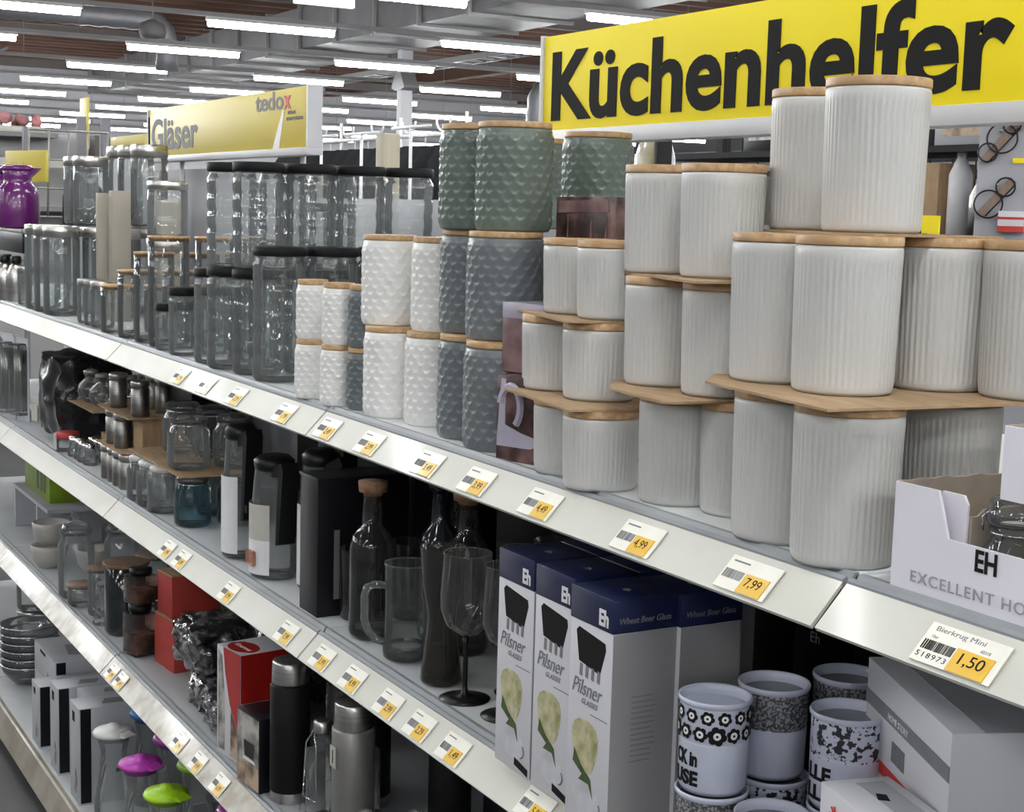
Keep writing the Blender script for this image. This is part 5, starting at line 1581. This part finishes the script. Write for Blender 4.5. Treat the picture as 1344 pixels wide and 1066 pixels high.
for i, (x, wd, h, m, lab) in enumerate(((-3.60, .12, .16, 'photo_grey', 'patterned grey carton'), (-3.73, .11, .19, 'carton_white', 'white carton'), (-3.86, .12, .13, 'steel_grey', 'steel grey carton'), (-3.995, .12, .2, 'box_black', 'black carton'), (-4.13, .12, .15, 'photo_grey', 'marbled carton'), (-4.28, .15, .18, 'carton_grey', 'pale grey carton'), (-4.45, .15, .2, 'cloth_grey', 'dark grey carton'))):
    rack_box(x, 1.56, wd, h, m, '%s on the middle board of the wire rack, seen under the large sign' % lab)
for i, (x, wd, h, m, lab) in enumerate(((-3.55, .16, .10, 'cloth_grey', 'low dark carton'), (-3.68, .18, .12, 'photo_grey', 'mottled carton'), (-3.95, .2, .10, 'carton_white', 'low white carton'), (-4.25, .2, .13, 'box_black', 'low black carton'))):
    rack_box(x, 1.83, wd, h, m, '%s on the uppermost board of the wire rack' % lab)

for i, (x, z, w, h, m) in enumerate(((-3.40, 1.79, .05, .13, 'steel_grey'), (-3.30, 1.79, .03, .16, 'black_matt'), (-3.22, 1.79, .04, .12, 'white_ink'), (-3.16, 1.70, .03, .2, 'cloth_dark'), (-3.10, 1.80, .05, .10, 'steel'), (-3.05, 1.62, .035, .16, 'cloth_dark'), (-3.19, 1.5, .04, .14, 'steel_grey'))):
    t = thing('hanging_utensil', 'kitchen utensil hanging on the wire rack grid, %s from the left' % ordn(i), 'utensil', (x, 2.735, z), 0, 'utensils hanging on the wire rack')
    B().prism([(-w, -h), (-w * .8, -h - .03), (w * .8, -h - .03), (w, -h), (w * .8, -h * .55), (w * .2, -h * .45), (-w * .2, -h * .45), (-w * .8, -h * .55)], 'y', -.012, 0).make('blade', m, t, smooth=0)
    B().tube([(0, -.006, -h * .46), (0, -.006, .0)], .007, 6).make('handle', 'black_plastic', t)
    B().tube([(0, -.02, .0), (0, 0, .004), (0, .02, .012)], .003, 5).make('hook', 'steel', t)
# display board with hanging ring trivets, turned towards the aisle
BX, BY, BR = -2.72, 1.9, R(43)
def on_board(u, z, out=.003):
    return (BX + u * cos(BR) + out * sin(BR), BY + u * sin(BR) - out * cos(BR), z)
t = thing('display_board', 'pale grey display board at the right edge with hanging ring trivets', 'board', (BX, BY, 0), BR)
B().box(0, .9, .004, .024, .02, 2.3, .002).make('panel', 'board_grey', t, smooth=0)
for x in (.04, .86):
    B().box(x - .02, x + .02, .024, .3, 0, .04).make('foot', 'board_grey', t, smooth=0)
def trivet(lab, c, s, rings):
    t = thing('ring_trivet', lab, 'trivet', on_board(c[0], c[1]), BR, 'ring trivets on the display board')
    a = R(50)
    d, n = (cos(a), sin(a)), (-sin(a), cos(a))
    P = lambda u, v: (d[0] * u + n[0] * v, d[1] * u + n[1] * v)
    B().prism([P(-.055 * s, -.010 * s), P(.055 * s, -.010 * s), P(.055 * s, .010 * s), P(-.055 * s, .010 * s)], 'y', -.008, .0).make('wooden_bar', 'tan_wood', t, smooth=0)
    for nm, (u, v, r) in rings:
        q = P(u, v)
        B().tube([(q[0] + r * cos(2 * pi * k / 32), -.011, q[1] + r * sin(2 * pi * k / 32)) for k in range(32)], .0021, 6, closed=True).make(nm, 'black_plastic', t)
    e0, e1 = P(-.052 * s, -.011 * s), P(.045 * s, -.011 * s)
    B().tube([(e0[0], -.009, e0[1]), (e1[0], -.009, e1[1])], .0018, 5).make('black_edge', 'black_plastic', t)
    B().tube([(0, -.02, .03 * s), (0, .002, .03 * s)], .003, 6).make('hook', 'steel', t)
trivet('ring trivet with wooden bar hanging on the display board, upper of the two', (.048, 1.796), 1.0, (('large_ring', (.012, .004, .035)), ('small_ring', (-.034, .006, .022))))
trivet('ring trivet with wooden bar hanging on the display board, lower of the two', (.050, 1.668), 1.0, (('large_ring', (-.026, .004, .033)), ('small_ring', (.030, .002, .022))))
trivet('ring trivet with wooden bar cut by the right picture edge, topmost', (.10, 1.862), 1.0, (('large_ring', (.012, .004, .026)), ('small_ring', (-.034, .006, .02))))
t = thing('hanging_pack', 'small red and white package hanging low on the display board', 'package', on_board(.085, 1.585, .014), BR)
B().box(-.03, .03, -.012, .014, 0, .05, .001).make('carton', 'box_white', t)
B().box(-.03, .03, -.0128, -.012, 0, .014).make('red_band', 'red_ink', t, smooth=0)
B().box(-.03, .03, -.0128, -.012, .03, .036).make('red_line', 'red_ink', t, smooth=0)
t = thing('yellow_label', 'small yellow price label on the display board at the right edge', 'label', on_board(.10, 1.75, 0), BR)
B().box(-.02, .02, 0, .0035, 0, .012).make('paper', 'sign_yellow', t, smooth=0)
t = thing('yellow_card', 'yellow price card standing behind the large canisters at the right', 'label', (-2.175, 1.2, 1.49), 0)
B().box(-.03, .045, 0, .003, .07, .125, .0005).make('card', 'sign_yellow', t, smooth=0)
B().box(.002, .012, .003, .01, 0, .12).make('stand', 'steel_grey', t, smooth=0)
text('lettering', 'aktion', .014, 'ink', t, (-.018, -.0008, .085), ext=.0002)
# other side of the gondola
tag(B().box(-4.79, .2, .487, .96, 1.245, 1.27, .002).make('rear_shelf', 'shelf'), 'shelf board on the rear side of the gondola, behind the canisters', 'shelf')
tag(B().box(-2.22, -2.13, 1.17, 1.24, 1.47, 1.4895, .002).make('rear_board', 'steel_grey'), 'narrow board behind the canisters carrying the yellow card', 'shelf')
tag(B().box(-2.19, -2.16, 1.19, 1.22, 0, 1.47, .002).make('rear_post', 'steel_grey'), 'grey post behind the gondola under the yellow card', 'post')
def pillow(lab, loc, wd, h, d, m):
    t = thing('wrapped_roll', lab, 'package', loc)
    prof = [(0, 0), (d * .7, .003), (d, h * .08), (d * 1.02, h * .5), (d, h * .92), (d * .7, h - .003), (0, h)]
    b = B().lathe(prof, 28, cap0=False, cap1=False)
    b.make('foil_wrapping', m, t)
    B().lathe([(d * 1.03, h * .45), (d * 1.035, h * .47), (d * 1.035, h * .52), (d * 1.03, h * .54)], 28, cap0=False, cap1=False).make('band', 'label_paper', t)
pillow('white plastic wrapped roll standing behind the medium canisters, under the large sign', (-2.262, .64, 1.27), .07, .47, .036, 'wrap_white')
tag(B().box(-2.208, -2.196, .60, .63, 1.27, 1.76, .001).make('rack_post', 'black_matt'), 'thin black post right of the white wrapped roll', 'post')
for i, (x, h, m, lab) in enumerate(((-2.05, .40, 'cloth_grey', 'dark grey pack'), (-1.93, .42, 'photo_grey', 'mottled grey pack'), (-1.80, .38, 'box_black', 'black pack'))):
    t = thing('rear_pack', '%s on the rear side of the gondola behind the medium canisters' % lab, 'package', (x, .75, 1.27))
    B().box(-.05, .05, -.04, .04, 0, h, .006).make('carton', m, t)
    B().box(-.035, .035, -.0412, -.04, h * .4, h * .8).make('printed_panel', 'photo_grey', t, smooth=0)

# clothes racks far behind the black lidded jars
def garment_proto():
    t = thing('hanging_garment', '', 'garment')
    prof = [(-.26, .0), (-.29, .42), (-.20, .55), (-.05, .6), (.05, .6), (.20, .55), (.29, .42), (.26, 0)]
    b = B().prism(prof, 'y', -.06, .06)
    bmesh.ops.subdivide_edges(b.bm, edges=b.bm.edges, cuts=2)
    b.make('jacket', 'cloth_dark', t, smooth=.5)
    B().tube([(0, 0, .6), (0, 0, .68), (.03, 0, .71), (.05, 0, .69)], .008, 6).make('hanger_hook', 'white_ink', t)
    return t
gk = Kind(garment_proto)
t = thing('clothes_rack', 'long white tube clothes rack far behind the black lidded jars', 'rack', (-15.6, 6.0, 0))
b = B().tube([(-2.4, 0, 2.35), (2.3, 0, 2.35)], .02, 8)
b.make('rail', 'white_ink', t)
for x in (-2.4, -.8, .8, 2.3):
    B().tube([(x, 0, 0), (x, 0, 2.55)], .018, 8).make('post', 'white_ink', t)
b = B()
for k in range(6):
    pts = [(-2.2 + k * .8 + .1 * cos(a) * 1.6, 0, 2.5 - .12 * sin(a)) for a in [pi * j / 8 for j in range(9)]]
    b.tube(pts, .012, 6)
b.make('cable_loops', 'white_ink', t, kind='stuff')
for k in range(13):
    gk('dark jacket on the far clothes rack, %s from the left' % ordn(k), (-17.8 + .36 * k, 6.0, 1.645), R(55), 'dark jackets on the clothes rack')
for x, y, h, lab in ((-10.85, 3.5, 2.12, 'left of the beige column'), (-10.1, 3.5, 2.12, 'below the ceiling lamps'), (-9.5, 3.6, 2.15, 'right of the beige column')):
    t = thing('rack_stand', 'thin white rack stand far behind the jars, ' + lab, 'stand', (x, y, 0))
    B().tube([(0, 0, 0), (0, 0, h)], .012, 8).make('tube', 'white_ink', t)
    B().lathe([(0, 0), (.2, 0), (.2, .012), (.02, .03)], 20, cap0=False).make('foot', 'white_ink', t)
    B().tube([(-.3, 0, h), (.3, 0, h)], .012, 8).make('cross_bar', 'white_ink', t)
# dark partitions and goods far away
for x, y, wd, h, m, lab in ((-20, 8.0, 2.6, 2.35, 'cloth_dark', 'dark wall display far behind the clothes rack, left'), (-16.5, 8.6, 2.0, 2.3, 'cloth_dark', 'dark wall display far behind the clothes rack, middle'), (-12.8, 7.6, 1.8, 2.2, 'cloth_grey', 'dark grey wall display far behind, right of the beige column'), (-8.5, 6.5, 1.6, 2.1, 'cloth_grey', 'dark grey wall display behind the wire rack, left'), (-6.6, 5.6, 1.4, 2.05, 'cloth_dark', 'dark wall display behind the wire rack, right')):
    t = thing('wall_display', lab, 'display', (x, y, 0))
    B().box(-wd, wd, 0, .3, 0, h, .02).make('board', m, t, smooth=0)
    for k in range(int(wd * 4)):
        xx = -wd + .25 + .5 * k
        if xx > wd - .1:
            break
        z0 = h - .55 - .12 * (k % 3)
        B().prism([(xx - .12, z0), (xx - .09, z0 + .26), (xx, z0 + .33), (xx + .09, z0 + .26), (xx + .12, z0)], 'y', -.08, -.005).make('hung_item', ['cloth_grey', 'photo_grey', 'white_ink', 'cloth_dark'][k % 4], t, smooth=0)
    B().box(-wd, wd, -.06, 0, h - .14, h - .1).make('hanging_bar', 'beam_light', t, smooth=0)

# white shelf unit and flowers far left
t = thing('white_shelf_unit', 'large pale shelf unit at the end of the aisle, far left', 'shelf', (-10.4, .9, 0))
B().box(-.05, 0, -1.6, .75, 0, 2.019, .004).make('back_wall', 'wall_pale', t, smooth=0)
for z in (1.2, 1.55, 1.84, 2.02):
    B().box(0, .38 if z < 1.9 else .25, -1.6, .5 if z > 1.7 else .75, z - .03, z, .002).make('board', 'beam_light', t, smooth=0)
B().box(.38, .39, -1.6, .5, 1.80, 1.85).make('perforated_edge', 'label_paper', t, smooth=0)
b = B()
for k in range(20):
    b.box(.39, .392, -1.55 + k * .1, -1.53 + k * .1, 1.82, 1.832)
b.make('perforations', 'grey_ink', t, smooth=0, kind='stuff')
for y in (-1.6, .72):
    B().box(-.02, .3, y, y + .03, 0, 2.019).make('side_panel', 'beam', t, smooth=0)
t = thing('flower_bunch', 'bunch of pinkish dried flowers on top of the pale shelf unit', 'flowers', (-10.3, 1.17, 2.0205))
for k in range(16):
    random.seed(50 + k)
    x, y, z = random.uniform(-.1, .1), random.uniform(-.15, .15), random.uniform(.05, .10)
    bm = bmesh.new()
    bmesh.ops.create_icosphere(bm, subdivisions=2, radius=.032)
    from mathutils import noise as _n
    for v in bm.verts:
        v.co = v.co * (1 + .35 * _n.noise(v.co * 40)) + Vector((x, y, z))
    B().add(bm).make('blossom', 'pink', t)
B().box(-.08, .08, -.16, .16, 0, .04, .01).make('tray', 'label_paper', t)
# wire trolley basket in the distance
t = thing('wire_basket_stand', 'dark wire basket stand in the distance left of the long sign', 'stand', (-8.9, 1.15, 0))
b = B()
for y in (-.2, -.1, 0, .1, .2):
    b.tube([(0, y, 1.5), (.1, y * 1.1, 1.98)], .006, 4)
for z in (1.5, 1.66, 1.82, 1.98):
    b.tube([(.1 * (z - 1.5) / .48, -.22, z), (.1 * (z - 1.5) / .48, .22, z)], .006, 4)
b.make('wire_basket', 'steel_grey', t, kind='stuff')
for y in (-.22, .22):
    B().box(-.02, .02, y - .012, y + .012, 0, 2.0).make('post', 'grey_ink', t, smooth=0)
for y in (1.32, 1.46):
    t = thing('dark_post', 'tall dark post in the distance above the steel lidded jars, %s' % ('left' if y < 1.4 else 'right'), 'post', (-9.1, y - .03, 0))
    B().box(-.02, .02, -.025, .025, 0, 2.08).make('shaft', 'grey_ink', t, smooth=0)
    B().box(-.1, .1, -.1, .1, 0, .02).make('foot', 'grey_ink', t, smooth=0)
